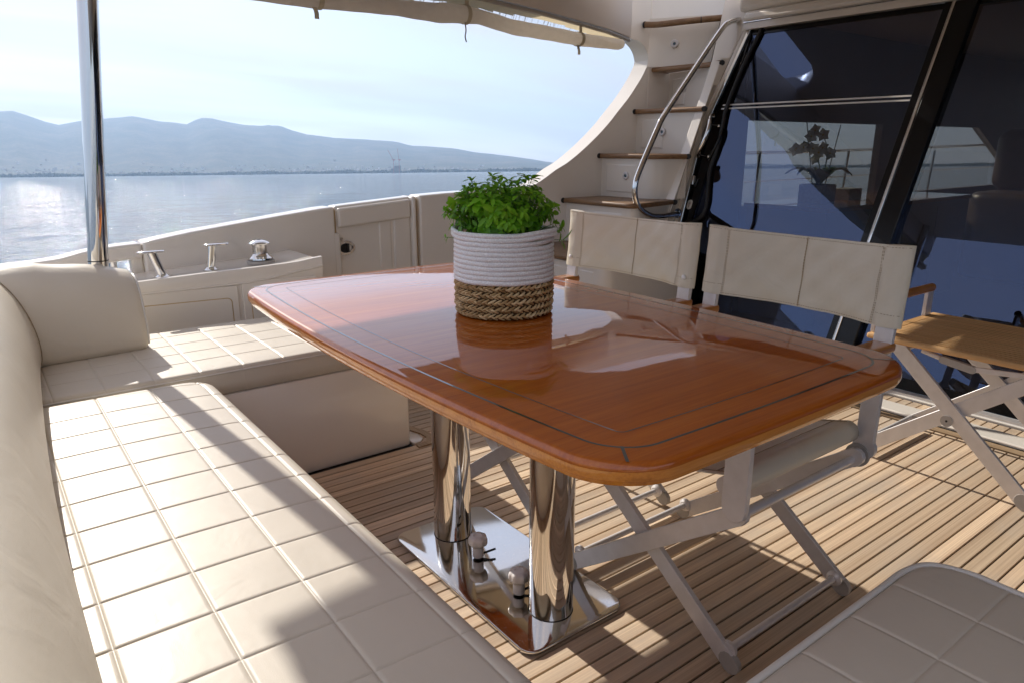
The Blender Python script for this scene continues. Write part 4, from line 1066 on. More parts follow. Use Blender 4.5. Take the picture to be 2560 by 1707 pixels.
    # white header over the door with a polished line
    hh = thing('door_header', 'cream moulded header above the glass front with a thin steel line', 'header', (3.9, 0, 1.84))
    mk('header_board', quad(-2.9, 2.80, 1.801, 1.842, .040, -.03), BOXF, M['gelcoat'], hh, bevel=.004)
    mk('steel_line', quad(-2.9, 2.80, 1.8425, 1.8465, .046, -.03), BOXF, M['chrome'], hh)
    mk('header_cove', quad(-2.9, 2.80, 1.847, 1.905, .062, -.03), BOXF, M['gelcoat'], hh, bevel=.02)
    v = [(3.87, -2.9, 1.9055), (4.3, -2.9, 1.9055), (4.3, 2.86, 1.9055), (3.87, 2.86, 1.9055), (3.74, -2.9, 2.36), (4.3, -2.9, 2.36), (4.3, 2.75, 2.36), (3.74, 2.75, 2.36)]
    mk('header_top', v, BOXF, M['gelcoat'], hh, bevel=.03)
    tube('fitting', [(3.90, 2.80, 1.915), (3.905, 2.805, 1.935)], .010, M['rubber'], hh)
    # the leaves narrow towards the top: follow the jamb and the sloping mullion
    for o in list(COL.objects):
        top_ = o
        while top_.parent is not None: top_ = top_.parent
        if o.type != 'MESH' or top_ not in (d, m, p, q): continue
        off = wloc(o)
        for vt in o.data.vertices:
            y, z = vt.co.y + off.y, vt.co.z + off.z
            if y >= 1.74: u = (y - 1.74) / (2.995 - 1.74); yn = my(z) + u * (jy(z) - my(z))
            else: yn = y + max(0, min(1, (y + .7) / 2.44)) * (my(z) - 1.74)
            vt.co.y = yn - off.y
build_doors()

# ------------------------------------------------------------------ saloon behind the glass
def build_saloon():
    s = thing('saloon', 'dim saloon interior seen through the tinted glass', 'cabin', (6, 0, 0))
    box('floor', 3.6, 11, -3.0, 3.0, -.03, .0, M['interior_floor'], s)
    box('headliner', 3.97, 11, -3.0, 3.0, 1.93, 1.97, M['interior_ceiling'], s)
    # port side wall with two windows
    def wall(y, th):
        y0, y1 = (y, y + th)
        W = M['interior_dark']
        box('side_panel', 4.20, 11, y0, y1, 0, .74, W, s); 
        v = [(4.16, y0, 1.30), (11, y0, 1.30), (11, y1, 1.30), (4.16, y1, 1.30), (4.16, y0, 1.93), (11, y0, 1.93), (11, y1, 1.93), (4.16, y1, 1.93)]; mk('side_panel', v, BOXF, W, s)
        sg = 1 if y > 0 else -1
        v = [(gxp(z, -.06) if j == 0 else 4.219, sg * yy_, z) for z in (0.001, 1.93) for j, yy_ in ((0, 3.02), (1, 2.96), (1, 3.0), (0, 3.06))]
        mk('side_panel', v, BOXF, W, s)
        box('window_post', 6.02, 6.55, y0, y1, .7405, 1.2995, W, s)
        v = [(9.2, y0, .7405), (11, y0, .7405), (11, y1, .7405), (9.2, y1, .7405), (7.9, y0, 1.2995), (11, y0, 1.2995), (11, y1, 1.2995), (7.9, y1, 1.2995)]; mk('window_post', v, BOXF, W, s)
        for a, b, c in ((4.22, 6.02, 6.02), (6.55, 9.2, 7.9)):
            mk('side_window', [(a, y0 + th / 2, .74), (b, y0 + th / 2, .74), (c, y0 + th / 2, 1.30), (a, y0 + th / 2, 1.30)], [(0, 1, 2, 3)], M['window_glass'], s)
    wall(2.95, .06); wall(-3.01, .06)
    # raked windscreen wall forward: lower panel, glass above
    box('front_panel', 10.6, 10.7, -2.95, 2.95, 0, 1.05, M['interior_dark'], s)
    mk('windscreen', [(10.65, -2.9, 1.05), (10.65, 2.9, 1.05), (9.8, 2.9, 1.93), (9.8, -2.9, 1.93)], [(0, 1, 2, 3)], M['window_glass'], s)
    for y in (-1.0, 1.0): tube('windscreen_post', [(10.62, y, 1.05), (9.8, y, 1.93)], .04, M['interior_dark'], s, seg=8)
    # sideboard under the near window
    sb = thing('sideboard', 'low dark sideboard under the saloon window behind the glass door', 'sideboard', (5.0, 2.62, 0))
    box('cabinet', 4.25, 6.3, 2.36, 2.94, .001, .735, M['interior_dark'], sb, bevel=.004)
    box('worktop', 4.22, 6.33, 2.33, 2.945, .7355, .765, M['interior_wood'], sb, bevel=.006)
    for x in (4.78, 5.30, 5.82): box('door_gap', x, x + .004, 2.357, 2.36, .05, .70, M['rubber'], sb)
    # orchid in a square planter
    pl = thing('planter', 'square grey planter on the sideboard behind the glass', 'planter', (4.60, 2.64, .765))
    box('pot', 4.52, 4.70, 2.56, 2.73, .7652, .885, M['planter'], pl, bevel=.006); box('earth', 4.53, 4.69, 2.57, 2.72, .86, .888, M['soil'], pl)
    oc = thing('orchid', 'white orchid in flower inside the saloon behind the glass door', 'orchid', (4.61, 2.64, .885))
    rr_ = random.Random(5)
    for a, L, w in ((-.3, .25, .05), (.5, .20, .045), (2.0, .22, .05), (2.7, .17, .04), (3.9, .24, .05), (5.1, .2, .045)):
        v = []; 
        for k in range(9):
            t = k / 8; r0 = L * t; z = .888 + .13 * sin(pi * t * .75) * (1.0 - .25 * t); wd = w * sin(pi * min(1, t * .93 + .07)) ** .7 
            c = Vector((4.61 + cos(a) * r0, 2.64 + sin(a) * r0, z)); sdv = Vector((-sin(a), cos(a), 0)) * wd
            v += [tuple(c - sdv), tuple(c + Vector((0, 0, -.012))), tuple(c + sdv)]
        mk('leaf', v, [(3 * k + j, 3 * k + j + 1, 3 * k + j + 4, 3 * k + j + 3) for k in range(8) for j in range(2)], M['orchid_leaf'], oc, smooth=True)
    stems = [catmull([(4.61, 2.65, .885), (4.63, 2.66, 1.0), (4.62, 2.70, 1.10), (4.60, 2.76, 1.16), (4.58, 2.83, 1.11)], 5), catmull([(4.60, 2.62, .885), (4.62, 2.61, 1.02), (4.62, 2.62, 1.14), (4.60, 2.67, 1.22), (4.57, 2.74, 1.20)], 5)]
    for st in stems: tube('stem', st, .0035, M['stem'], oc, seg=6)
    rod('support_stick', (4.62, 2.60, .885), (4.66, 2.56, 1.27), .003, M['interior_dark'], oc, 6); rod('support_stick', (4.60, 2.68, .885), (4.60, 2.77, 1.30), .003, M['interior_dark'], oc, 6)
    for i in range(11):
        st = stems[i % 2]; p = st[min(len(st) - 1, 7 + int(i * 1.25))]; c = Vector(p) + Vector((rr_.uniform(-.03, .0), rr_.uniform(-.03, .03), rr_.uniform(-.03, .02)))
        ax = Vector((-1, rr_.uniform(-.9, .2), rr_.uniform(-.1, .4))).normalized(); X_ = ax.orthogonal().normalized(); Y_ = ax.cross(X_); v = []; f = []
        for q in range(5):
            a = 2 * pi * q / 5 + rr_.random() * .2; d = X_ * cos(a) + Y_ * sin(a); e = ax.cross(d); n0 = len(v); L = .046
            v += [tuple(c), tuple(c + d * L * .5 + e * L * .42 + ax * .004), tuple(c + d * L + ax * -.002), tuple(c + d * L * .5 - e * L * .42 + ax * .004)]; f.append((n0, n0 + 1, n0 + 2, n0 + 3))
        fl = mk('flower', v, f, M['petal'], oc); lathe('heart', [(.006, 0), (.007, .006), (0, .010)], c, M['petal_heart'], fl, 8, ax)
    # white box and glasses on the sideboard, seats and a counter farther in
    bx = box('tissue_box', 4.95, 5.13, 2.60, 2.72, .765, .845, M['planter'], None, bevel=.004); tag(bx, 'small grey box standing on the sideboard right of the orchid', 'box')
    so_ = thing('saloon_sofa', 'pale sofa end inside the saloon, seen dimly through the glass', 'sofa', (5.6, 1.4, 0))
    box('seat', 5.0, 7.6, -.3, .6, .001, .42, M['interior_sofa'], so_, bevel=.05); box('back', 7.3, 7.62, -.3, .6, .43, .80, M['interior_sofa'], so_, bevel=.06)
    ct = thing('galley_counter', 'long wooden counter inside the saloon behind the right glass leaf', 'counter', (6.4, 1.2, 0))
    box('carcass', 6.4, 9.0, .9, 1.5, .001, .80, M['interior_dark'], ct, bevel=.01); box('worktop', 6.35, 9.05, .86, 1.54, .8005, .84, M['interior_wood'], ct, bevel=.01)
    hs = thing('helm_seat', 'dark high-backed helm seat inside the saloon against the window', 'seat', (6.6, 2.3, 0))
    slab('cushion', rrect(6.9, 7.5, 1.9, 2.6, .15), .001, .75, M['interior_dark'], hs, r=.06); slab('backrest', rrect(7.35, 7.6, 1.85, 2.6, .1), .751, 1.28, M['interior_dark'], hs, r=.10)
    for x in (8.6, 8.95):
        gl = thing('wine_glass', 'upturned wine glass on the galley counter, ' + ('left' if x == 8.6 else 'right') + ' one of the pair', 'glass', (x, 1.3, .84), 'wine glasses on the counter'); lathe('bowl', [(.03, 0), (.04, .05), (.03, .08), (.004, .10), (.004, .16), (.03, .165)], (x, 1.3, .8405), M['petal'], gl, 18)
    # side deck rail outside the window
    rl = thing('guard_rail', 'polished steel guard rail on the side deck outside the saloon window', 'railing', (5.5, 3.35, 0))
    for z in (1.08, .86): tube('rail', [(4.3, 3.40, z), (6.0, 3.36, z + .01), (8.0, 3.1, z + .05), (10.5, 2.5, z + .12)], .013 if z > 1 else .007, M['chrome'], rl, seg=10)
    for x in (5.0, 6.2, 7.4, 8.6): rod('stanchion', (x, yg(x) - .03, .45), (x, yg(x) - .06, 1.09), .012, M['chrome'], rl, 10)
    sd_ = box('side_deck', 4.65, 11, 3.03, 3.5, .30, .45, M['gelcoat'], None); struct(sd_)
build_saloon()

# ================================================================== SOFA
def cell_positions(seams, a, b, n=7):
    """sample positions between a and b with extra density next to each seam; returns (pos, distance-to-seam, cell coordinate)"""
    ks = [a] + [s for s in seams if a < s < b] + [b]; out = []
    fr = [0, .0016, .0034, .008]
    for i in range(len(ks) - 1):
        p, q = ks[i], ks[i + 1]; L = q - p
        pts = [p + d for d in fr if d < L * .4] + [p + L * k / (n - 1) for k in range(1, n - 1) if .014 < L * k / (n - 1) < L - .014] + [q - d for d in reversed(fr[1:]) if d < L * .4]
        for x in pts: out.append(x)
    out.append(b)
    return sorted(set(round(x, 5) for x in out))
def quilt(name, x0, x1, y0, y1, zt, thick, sx, sy, corner, parent, er=.03, crown=.012, gx=.0028, gy=.0022, edge=True, mat='leather', tilt=None):
    """quilted cushion: grooves along seams, puffed cells, rolled edge. corner: dict of radii for ('x0y0','x1y0','x1y1','x0y1')"""
    edge_fr = [0, .0015, .004, .009, .016, .024]
    sx = sorted(sx); sy = sorted(sy); PUFF = .0005 if y1 > 2.0 else .0002
    X = sorted(set(cell_positions(sx, x0, x1) + [x0 + e for e in edge_fr] + [x1 - e for e in edge_fr]))
    Y = sorted(set(cell_positions(sy, y0, y1) + [y0 + e for e in edge_fr] + [y1 - e for e in edge_fr]))
    def groove(p, seams, w): 
        if not seams: return 0.0
        d = min(abs(p - s) for s in seams); return max(0.0, 1 - d / w) ** 1.2 if d < w else 0.0
    def cell(p, seams, a, b):
        ks = [a] + [s for s in seams if a < s < b] + [b]
        for i in range(len(ks) - 1):
            if ks[i] <= p <= ks[i + 1]: t = (p - ks[i]) / (ks[i + 1] - ks[i]); return (4 * t * (1 - t)) ** .5
        return 0
    v = []; nx, ny = len(X), len(Y)
    def mapc(x, y):
        for key, cx, cy in (('x0y0', x0, y0), ('x1y0', x1, y0), ('x1y1', x1, y1), ('x0y1', x0, y1)):
            R = corner.get(key, 0)
            if R:
                ax = cx + R if cx == x0 else cx - R; ay = cy + R if cy == y0 else cy - R
                dx, dy = x - ax, y - ay
                if (dx < 0) == (cx == x0) and (dy < 0) == (cy == y0) and (dx or dy):
                    m_ = max(abs(dx), abs(dy)); l = math.hypot(dx, dy); s = m_ / l; return ax + dx * s, ay + dy * s
        return x, y
    cm = (x0 + x1) / 2, (y0 + y1) / 2
    for y in Y:
        for x in X:
            e = min(x - x0, x1 - x, y - y0, y1 - y)
            drop = er - sqrt(max(0, er * er - (er - e) ** 2)) if e < er else 0
            cr = crown * (1 - ((x - cm[0]) / ((x1 - x0) / 2)) ** 2) 
            puff = PUFF * cell(x, sx, x0, x1) * cell(y, sy, y0, y1)
            g = max(groove(x, sx, .0034) * gx, groove(y, sy, .0030) * gy)
            px, py = mapc(x, y)
            z = zt - drop + cr * min(1, e / .06) - crown * .6 + puff - g
            v.append((px, py, z + (tilt(px, py) if tilt else 0)))
    f = [(j * nx + i, j * nx + i + 1, (j + 1) * nx + i + 1, (j + 1) * nx + i) for j in range(ny - 1) for i in range(nx - 1)]
    # skirt
    rim = [i for i in range(nx)] + [j * nx + nx - 1 for j in range(1, ny)] + [(ny - 1) * nx + i for i in range(nx - 2, -1, -1)] + [j * nx for j in range(ny - 2, 0, -1)]
    base = len(v); prev = rim
    for d, o in ((.5, .004), (.93, .003), (1.0, -.006)):
        cur = []
        for r_ in rim:
            x, y, z = v[r_]; dx = (x - cm[0]); dy = (y - cm[1]); 
            ex = o * (1 if abs(x - x1) < er else -1 if abs(x - x0) < er else 0); ey = o * (1 if abs(y - y1) < er else -1 if abs(y - y0) < er else 0)
            cur.append(len(v)); v.append((x + ex, y + ey, z + (zt - thick - (zt - er)) * d))
        n = len(rim)
        for k in range(n): f.append((prev[k], cur[k], cur[(k + 1) % n], prev[(k + 1) % n]))
        prev = cur
    o = mk(name, v, f, M[mat], parent, smooth=True)
    # welt of piping round the top edge
    if edge:
        pts = [Vector(v[r_]) + Vector((0, 0, .0)) for r_ in rim]
        keep = [pts[0]]
        for p in pts[1:]:
            if (p - keep[-1]).length > .012: keep.append(p)
        vv, ff = tube_geo(keep, .0032, 6, False, True); mk('piping', vv, ff, M['piping'], parent, smooth=True)
    return o
def threads(parent, segs, z, w=.0013):
    """sewn thread lying in the seam grooves"""
    mb = MB()
    for (xa, ya, xb, yb_) in segs:
        d = Vector((xb - xa, yb_ - ya)).normalized(); n_ = Vector((-d.y, d.x)) * w
        mb.add([(xa - n_.x, ya - n_.y, z), (xb - n_.x, yb_ - n_.y, z), (xb + n_.x, yb_ + n_.y, z), (xa + n_.x, ya + n_.y, z)], [(0, 1, 2, 3)])
    return mb
ZS = .450
SX_ = [-.076, .064, .204, .344, .484]; SY_ = [2.085 + .132 - .132 * k for k in range(1, 24)] + [2.217]
def build_sofa():
    base = thing('sofa_base', 'white moulded base that carries the cream sofa cushions around the table', 'sofa base', (.3, 1, 0))
    def bb(name, x0, x1, y0, y1, z1, r=.03):
        slab(name, rrect(x0, x1, y0, y1, r, 6), -.003, z1, M['gelcoat'], base, r=.008, seg=2)
    bb('aft_base', -.40, .455, -1.6, 2.30, .358)
    bb('side_base', -.40, 1.259, 2.3155, 2.94, .358, .02)
    bb('forward_arm_base', .456, 1.19, -1.6, .40, .358, .05)
    aft = thing('seat_cushion', 'long quilted cream seat cushion of the aft sofa, in the foreground', 'cushion', (.23, 1, .36))
    quilt('cover', -.20, .522, -1.2, 2.268, ZS, .092, SX_, SY_, {'x1y1': .085}, aft, er=.028, crown=.010)
    side = thing('seat_cushion', 'quilted cream seat cushion of the side sofa beneath the locker', 'cushion', (.6, 2.6, .36))
    quilt('cover', -.16, 1.262, 2.3145, 2.945, ZS, .088, [.106 + .1345 * k for k in range(-1, 9)], [2.446, 2.568, 2.695, 2.822], {'x1y0': .03}, side, er=.014, crown=.004)
    # sunlit fold near the front edge of the side cushion
    arm = thing('seat_cushion', 'quilted cream cushion with pale blue-grey piping at the lower right, shaded', 'cushion', (1, .1, .36))
    quilt('cover', .530, 1.262, -1.2, .4395, ZS, .092, [.718, .853, .988, 1.124, 1.262 + .2][:4], [.306 - .15 * k for k in range(0, 10)], {'x1y1': .075}, arm, er=.016, crown=.003)
    ol = catmull([(1.262, -1.2, ZS - .006), (1.2625, -.5, ZS - .006), (1.2625, .0, ZS - .006), (1.2625, .30, ZS - .006), (1.2615, .365, ZS - .006), (1.236, .42, ZS - .006), (1.18, .4395, ZS - .006), (1.1, .4405, ZS - .006), (.9, .4405, ZS - .006), (.7, .4405, ZS - .006), (.54, .4405, ZS - .006)], 6)
    tube('thick_piping', ol, .0058, M['piping'], arm, seg=10)
    # backrest: leather roll behind the aft seat, mitred against the side bolster
    prof = [(.008, .0), (.030, .006), (.038, .030), (.040, .070), (.034, .120), (.020, .175), (-.004, .230), (-.038, .275), (-.082, .306), (-.13, .316), (-.175, .304), (-.205, .27), (-.222, .20), (-.222, .0)]
    def sweep(name, path, normals, parent, zsc, end=None, shift=0.0):
        P = catmull([(p, 0) for p in [0]], 1) if False else None
        v = []; f = []; m_ = len(prof)
        for i, (p, n_) in enumerate(zip(path, normals)):
            sc = end(i) if end else (1, 0)
            for a, h in prof:
                off = a - .036
                if end:
                    h2 = .16 + (h - .16) * sc[0]; off = off - (off + .09) * (1 - sc[0])
                else: h2 = h
                v.append((p[0] + n_[0] * off, p[1] + n_[1] * off, ZS - .004 + h2 * zsc[i]))
        for i in range(len(path) - 1):
            for k in range(m_ - 1): a = i * m_ + k; f.append((a, a + m_, a + m_ + 1, a + 1))
        f.append(tuple(reversed(range(m_)))); f.append(tuple(range((len(path) - 1) * m_, len(path) * m_)))
        return mk(name, v, f, M['roll_leather'], parent, smooth=True, angle=60), v
    bk = thing('backrest', 'plump cream leather backrest roll along the aft sofa, at the left edge', 'backrest', (0, 1, .45))
    base_pts = [(.028, -1.3), (.030, -.6), (.032, .2), (.034, .9), (.036, 1.3), (.045, 1.6), (.064, 2.0), (.088, 2.40), (.100, 2.56)]
    cc = catmull([(a, b, 0) for a, b in base_pts], 5); path = [(p.x, p.y) for p in cc]; nor = []
    for i in range(len(path)):
        a, b = path[max(0, i - 1)], path[min(len(path) - 1, i + 1)]; t = Vector((b[0] - a[0], b[1] - a[1])).normalized(); nor.append((t.y, -t.x))
    # mitre at the corner: the profile slides out along the bisector
    corner = (.112, 2.672); path.append(corner); nor.append((1.0, -1.0))
    sweep('cover', path, nor, bk, [1.04 - .0 * i for i in range(len(path))])
    bs = thing('backrest', 'cream leather bolster end on the side sofa, below the steel pole', 'backrest', (.25, 2.75, .45))
    n = 26; xs = np.linspace(.135, .438, n); path = [corner] + [(x, 2.674 + .025 * ((x - .11) / .33)) for x in xs]; nor = [(1.0, -1.0)] + [(.0, -1.0)] * n
    zs = [1.04] + [1.035 - .185 * ((x - .11) / .33) ** 1.1 + .012 * sin(x * 26) for x in xs]
    def end(i):
        if i == 0: return (1, 0)
        d = .440 - path[i][0]
        return (1 - (1 - sqrt(max(0.0, min(1.0, 1 - (1 - min(1, d / .022)) ** 2)))) * .22, 0)
    _, vv = sweep('cover', path, nor, bs, zs, end)
    m_ = len(prof); pts = [Vector(p) for p in vv[-m_:]]
    tube('piping', catmull([p + Vector((0.001, 0, 0)) for p in pts[1:-1]], 3), .0038, M['piping'], bs, seg=8)
    # corner seam
    p2 = [Vector(p) + Vector((.001, -.001, .001)) for p in vv[:m_]]
    tube('seam', catmull(p2[1:10], 4), .0013, M['thread'], bs, seg=6)
build_sofa()

# ================================================================== TABLE
TZ = .7475
def build_table():
    t = thing('dining_table', 'glossy varnished mahogany dining table on two polished steel legs', 'table', (1.012, 1.40, 0))
    ol = rrect(.600, 1.420, .560, 2.108, .105, 12, (.036, .006))
    top = slab('tabletop', ol, TZ - .034, TZ, M['mahogany'], t, r=.011, seg=4)
    # lighter solid edge band
    n = len(ol); v = []; f = []
    for ins, z in ((.0045, TZ - .0345), (-.0007, TZ - .024), (-.0007, TZ - .0125)):
        for x, y in inset(ol, ins): v.append((x, y, z))
    for i in range(2):
        for k in range(n): a = i * n + k; b = i * n + (k + 1) % n; f.append((a, b, b + n, a + n))
    mk('edge_band', v, f, M['mahogany_edge'], top, smooth=True)
    o1 = rrect(.645, 1.375, .604, 2.064, .072, 12, (.036, .006)); strip_ring('outer_inlay', o1, inset(o1, .0048), TZ + .0004, M['inlay'], top)
    o2 = rrect(.700, 1.322, .660, 2.010, .012, 6, (.034, .006)); strip_ring('inner_inlay', o2, inset(o2, .0024), TZ + .0004, M['inlay'], top)
    for (xa, ya, xb, yb_) in ((.668, .628, .638, .588), (1.355, .628, 1.387, .590), (1.36, 2.045, 1.39, 2.08), (.668, 2.045, .63, 2.08)):
        d = Vector((xb - xa, yb_ - ya)).normalized(); n_ = Vector((-d.y, d.x)) * .0024
        mk('corner_inlay', [(xa - n_.x, ya - n_.y, TZ + .0007), (xb - n_.x, yb_ - n_.y, TZ + .0007), (xb + n_.x, yb_ + n_.y, TZ + .0007), (xa + n_.x, ya + n_.y, TZ + .0007)], [(0, 1, 2, 3)], M['inlay'], top)
    for y in (1.176, 1.634):
        lg = lathe('leg', [(.0557, 0), (.0557, .70), (.0557, .700)], (1.017, y, .0125), M['chrome'], t, 64)
        lathe('leg_ring', [(.0562, 0), (.0572, .001), (.0572, .003), (.0562, .004)], (1.017, y, .0128), M['rubber'], lg, 64)
        box('top_bracket', .96, 1.075, y - .07, y + .07, .7128, .7133, M['brushed'], t)
    slab('base_plate', rrect(.8625, 1.185, 1.070, 1.730, .040, 10), .0035, .0150, M['plate'], t, r=.005, seg=4)
    mk('plate_gasket', [(x, y, z) for z in (.0025, .0036) for x, y in rrect(.868, 1.180, 1.076, 1.724, .038, 6)], [(k, (k + 1) % 28, 28 + (k + 1) % 28, 28 + k) for k in range(28)], M['rubber'], t)
    # white star knobs on their threaded studs, and the slots they run in
    for (x, y) in ((1.000, 1.475), (.988, 1.270)):
        kb = thing('locking_knob', 'x', 'x', (x, y, .015)); 
        for kk in ('label', 'category'): del kb[kk]
        kb.parent = t; kb.location = Vector((x, y, .015)) - Vector(t.location)
        bpy.context.view_layer.update()
        box('slot', x - .010, x + .045, y - .052, y + .010, .0152, .0156, M['rubber'], None) if False else None
        lathe('stem', [(.011, .004), (.0155, .006), (.0155, .036), (.013, .040)], (x, y, .015), M['white_plastic'], kb, 28)
        # lobed head
        v = []; f = []; seg = 48; hs = [(.012, .038), (.0235, .043), (.0265, .050), (.0265, .062), (.0235, .069), (.012, .0715), (.0115, .0695), (.0, .0695)]
        for r_, h in hs:
            for k in range(seg):
                a = 2 * pi * k / seg; lob = 1 + .055 * cos(7 * a) * (1 if r_ > .02 else .2); v.append((x + r_ * lob * cos(a), y + r_ * lob * sin(a), .015 + h))
        for i in range(len(hs) - 1):
            for k in range(seg): a = i * seg + k; b = i * seg + (k + 1) % seg; f.append((a, b, b + seg, a + seg))
        mk('head', v, f, M['white_plastic'], kb, smooth=True, angle=60)
        rod('lever', (x + .012, y - .004, .026), (x + .052, y - .012, .030), .0032, M['rubber'], kb, 8)
        d1 = Vector((.55, -.83)); n_ = Vector((-d1.y, d1.x)) * .005; a = Vector((x, y)) - d1 * .008; b = Vector((x, y)) + d1 * .045
        mk('slot', [(a.x - n_.x, a.y - n_.y, .0153), (b.x - n_.x, b.y - n_.y, .0153), (b.x + n_.x, b.y + n_.y, .0153), (a.x + n_.x, a.y + n_.y, .0153)], [(0, 1, 2, 3)], M['rubber'], kb)
build_table()

# ================================================================== DIRECTOR'S CHAIRS
def bar(name, a, b, w, t, mat, parent, wdir=(0, 1, 0), rounded=True, loc=None):
    """flat bar from a to b, w wide in wdir's plane, t thick, half-round ends"""
    a, b = Vector(a), Vector(b); d = (b - a).normalized(); nrm = d.cross(Vector(wdir)).normalized()
    # width direction lies in the plane spanned by d and wdir
    wd = nrm.cross(d).normalized(); L = (b - a).length; ol = []
    k = 6
    for i in range(k + 1): an = -pi / 2 + pi * i / k; ol.append((L / 2 + cos(an) * w / 2 * (1 if rounded else .1), sin(an) * w / 2))
    for i in range(k + 1): an = pi / 2 + pi * i / k; ol.append((-L / 2 + cos(an) * w / 2 * (1 if rounded else .1), sin(an) * w / 2))
    c = (a + b) / 2; v = []; n = len(ol)
    for s in (-.5, .5):
        for x, y in ol: v.append(c + d * x + wd * y + nrm * t * s)
    f = [tuple(reversed(range(n))), tuple(range(n, 2 * n))] + [(i, (i + 1) % n, (i + 1) % n + n, i + n) for i in range(n)]
    return mk(name, v, f, mat, parent, bevel=.0014)
def build_chair():
    cy0, cy1 = .757, 1.288; cyc = (cy0 + cy1) / 2
    t = thing('directors_chair', "folding director's chair in cream leather and satin metal at the near end of the table", 'chair', (1.43, cyc, 0), "folding chairs on the far side of the table")
    A = M['alu']
    for y, s in ((cy0, 1), (cy1, -1)):
        # uprights are flat bars facing the table
        bar('front_post', (1.163, y + s * .012, .425), (1.163, y + s * .012, .655), .058, .014, A, t)
        # rear post: bends slightly back towards the top
        yc_ = y + s * .010
        P = [(1.690, .42), (1.692, .52), (1.700, .62), (1.712, .72), (1.722, .82), (1.728, .915)]
        c = catmull([(x, yc_, z) for x, z in P], 4); v = []; f = []
        for i, p in enumerate(c):
            q = c[min(i + 1, len(c) - 1)] - c[max(i - 1, 0)]; q.normalize(); nn = Vector((q.z, 0, -q.x)) * .0075
            for sx, sy in ((-1, -1), (1, -1), (1, 1), (-1, 1)): v.append(p + nn * sx + Vector((0, .0225 * sy, 0)))
        for i in range(len(c) - 1):
            for k in range(4): a = i * 4 + k; b = i * 4 + (k + 1) % 4; f.append((a, b, b + 4, a + 4))
        f.append((3, 2, 1, 0)); m_ = 4 * (len(c) - 1); f.append((m_, m_ + 1, m_ + 2, m_ + 3))
        mk('rear_post', v, f, A, t, bevel=.0015)
        lathe('post_foot', [(.0287, -.0073), (.0287, .0073)], (1.690, yc_, .42), A, t, 28, (1, 0, 0))
        # arm: metal rail under a teak pad
        box('arm_rail', 1.150, 1.705, y + s * .010 - .012, y + s * .010 + .012, .655, .667, A, t, bevel=.002)
        slab('arm_pad', rrect(1.105, 1.735, y + s * .010 - .027, y + s * .010 + .027, .024, 6), .6675, .692, M['handle_teak'], t, r=.009)
        # seat rail with leather wrapped over it, and the pivot rod below
        ys = y + s * .047
        rod('seat_rail', (1.172, ys, .458), (1.683, ys, .458), .0215, A, t, 24)
        rod('lower_rod', (1.172, y + s * .020, .395), (1.683, y + s * .020, .395), .0105, A, t, 18)
        for x, q in ((1.186, -1), (1.666, 1)):
            lathe('rod_collar', [(.021, 0), (.021, .010), (.015, .014)], (x - q * .0 , y + s * .020, .395), A, t, 24, (-q, 0, 0))
        rod('pivot_disc', (1.676, y + s * .020 , .400), (1.684, y + s * .020, .400), .030, M['alu_cap'], t, 28)
        rod('pivot_screw', (1.674, y + s * .020, .400), (1.6762, y + s * .020, .400), .0045, M['rubber'], t, 10)
        # stretcher between the feet
        yf = y + s * .020
        rod('stretcher', (1.197, yf, .058), (1.655, yf, .058), .0088, A, t, 18)
        for x, q in ((1.199, 1), (1.653, -1)): lathe('stretcher_cap', [(.020, 0), (.020, .008), (.013, .014), (.010, .014)], (x, yf, .058), A, t, 24, (q, 0, 0))
    # crossed legs, front and back, with rubber feet
    for x, q in ((1.190, 1), (1.664, -1)):
        for i, (ya, yb_) in enumerate(((cy0 + .012, cy1 - .008), (cy1 - .012, cy0 + .008))):
            xx = x + (i - .5) * .0165
            lg = bar('leg', (xx, ya, .405), (xx, yb_, .030), .044, .0145, A, t)
            d = Vector((0, yb_ - ya, .030 - .405)).normalized(); e = Vector((xx, yb_, .030))
            bar('foot', e + d * .001 - d * .010, e + d * .0012, .0448, .0160, M['alu_cap'], lg)
    # seat sling: leather sheet hanging between the rails, rolled over them
    def sheet(nm, fn, nu, nv, mat, parent, th=.0035):
        v = [fn(i / nu, j / nv) for i in range(nu + 1) for j in range(nv + 1)]; f = []
        for i in range(nu):
            for j in range(nv): a = i * (nv + 1) + j; f.append((a, a + nv + 1, a + nv + 2, a + 1))
        o = mk(nm, v, f, mat, parent, smooth=True); s = o.modifiers.new('thick', 'SOLIDIFY'); s.thickness = th; s.offset = 0; return o
    L_, R_ = cy0 + .047, cy1 - .047; rr_ = .026
    prof = []
    for k in range(9): a = radians(250) - radians(160) * k / 8; prof.append((L_ + rr_ * cos(a), .458 + rr_ * sin(a)))
    for k in range(1, 12): s = k / 12; prof.append((L_ + (R_ - L_) * s, .484 - .050 * sin(pi * s)))
    for k in range(9): a = radians(90) - radians(160) * k / 8; prof.append((R_ + rr_ * cos(a), .458 + rr_ * sin(a)))
    x0, x1 = 1.178, 1.672
    def seat(u, w):
        i = w * (len(prof) - 1); a = int(min(i, len(prof) - 2)); s = i - a; y = prof[a][0] * (1 - s) + prof[a + 1][0] * s; z = prof[a][1] * (1 - s) + prof[a + 1][1] * s
        mid = sin(pi * min(1, max(0, (y - L_) / (R_ - L_))))
        return (x0 + (x1 - x0) * u, y, z + .010 * mid * (abs(u - .5) * 2) ** 2)
    sheet('seat_sling', seat, 14, 56, M['chair_leather'], t)
    for yy_ in (L_ + .034, R_ - .034): 
        zz = .484 - .050 * sin(pi * .034 / (R_ - L_)) + .0055
        rod('seat_seam', (x0 + .01, yy_, zz), (x1 - .01, yy_, zz), .0011, M['thread'], t, 6)
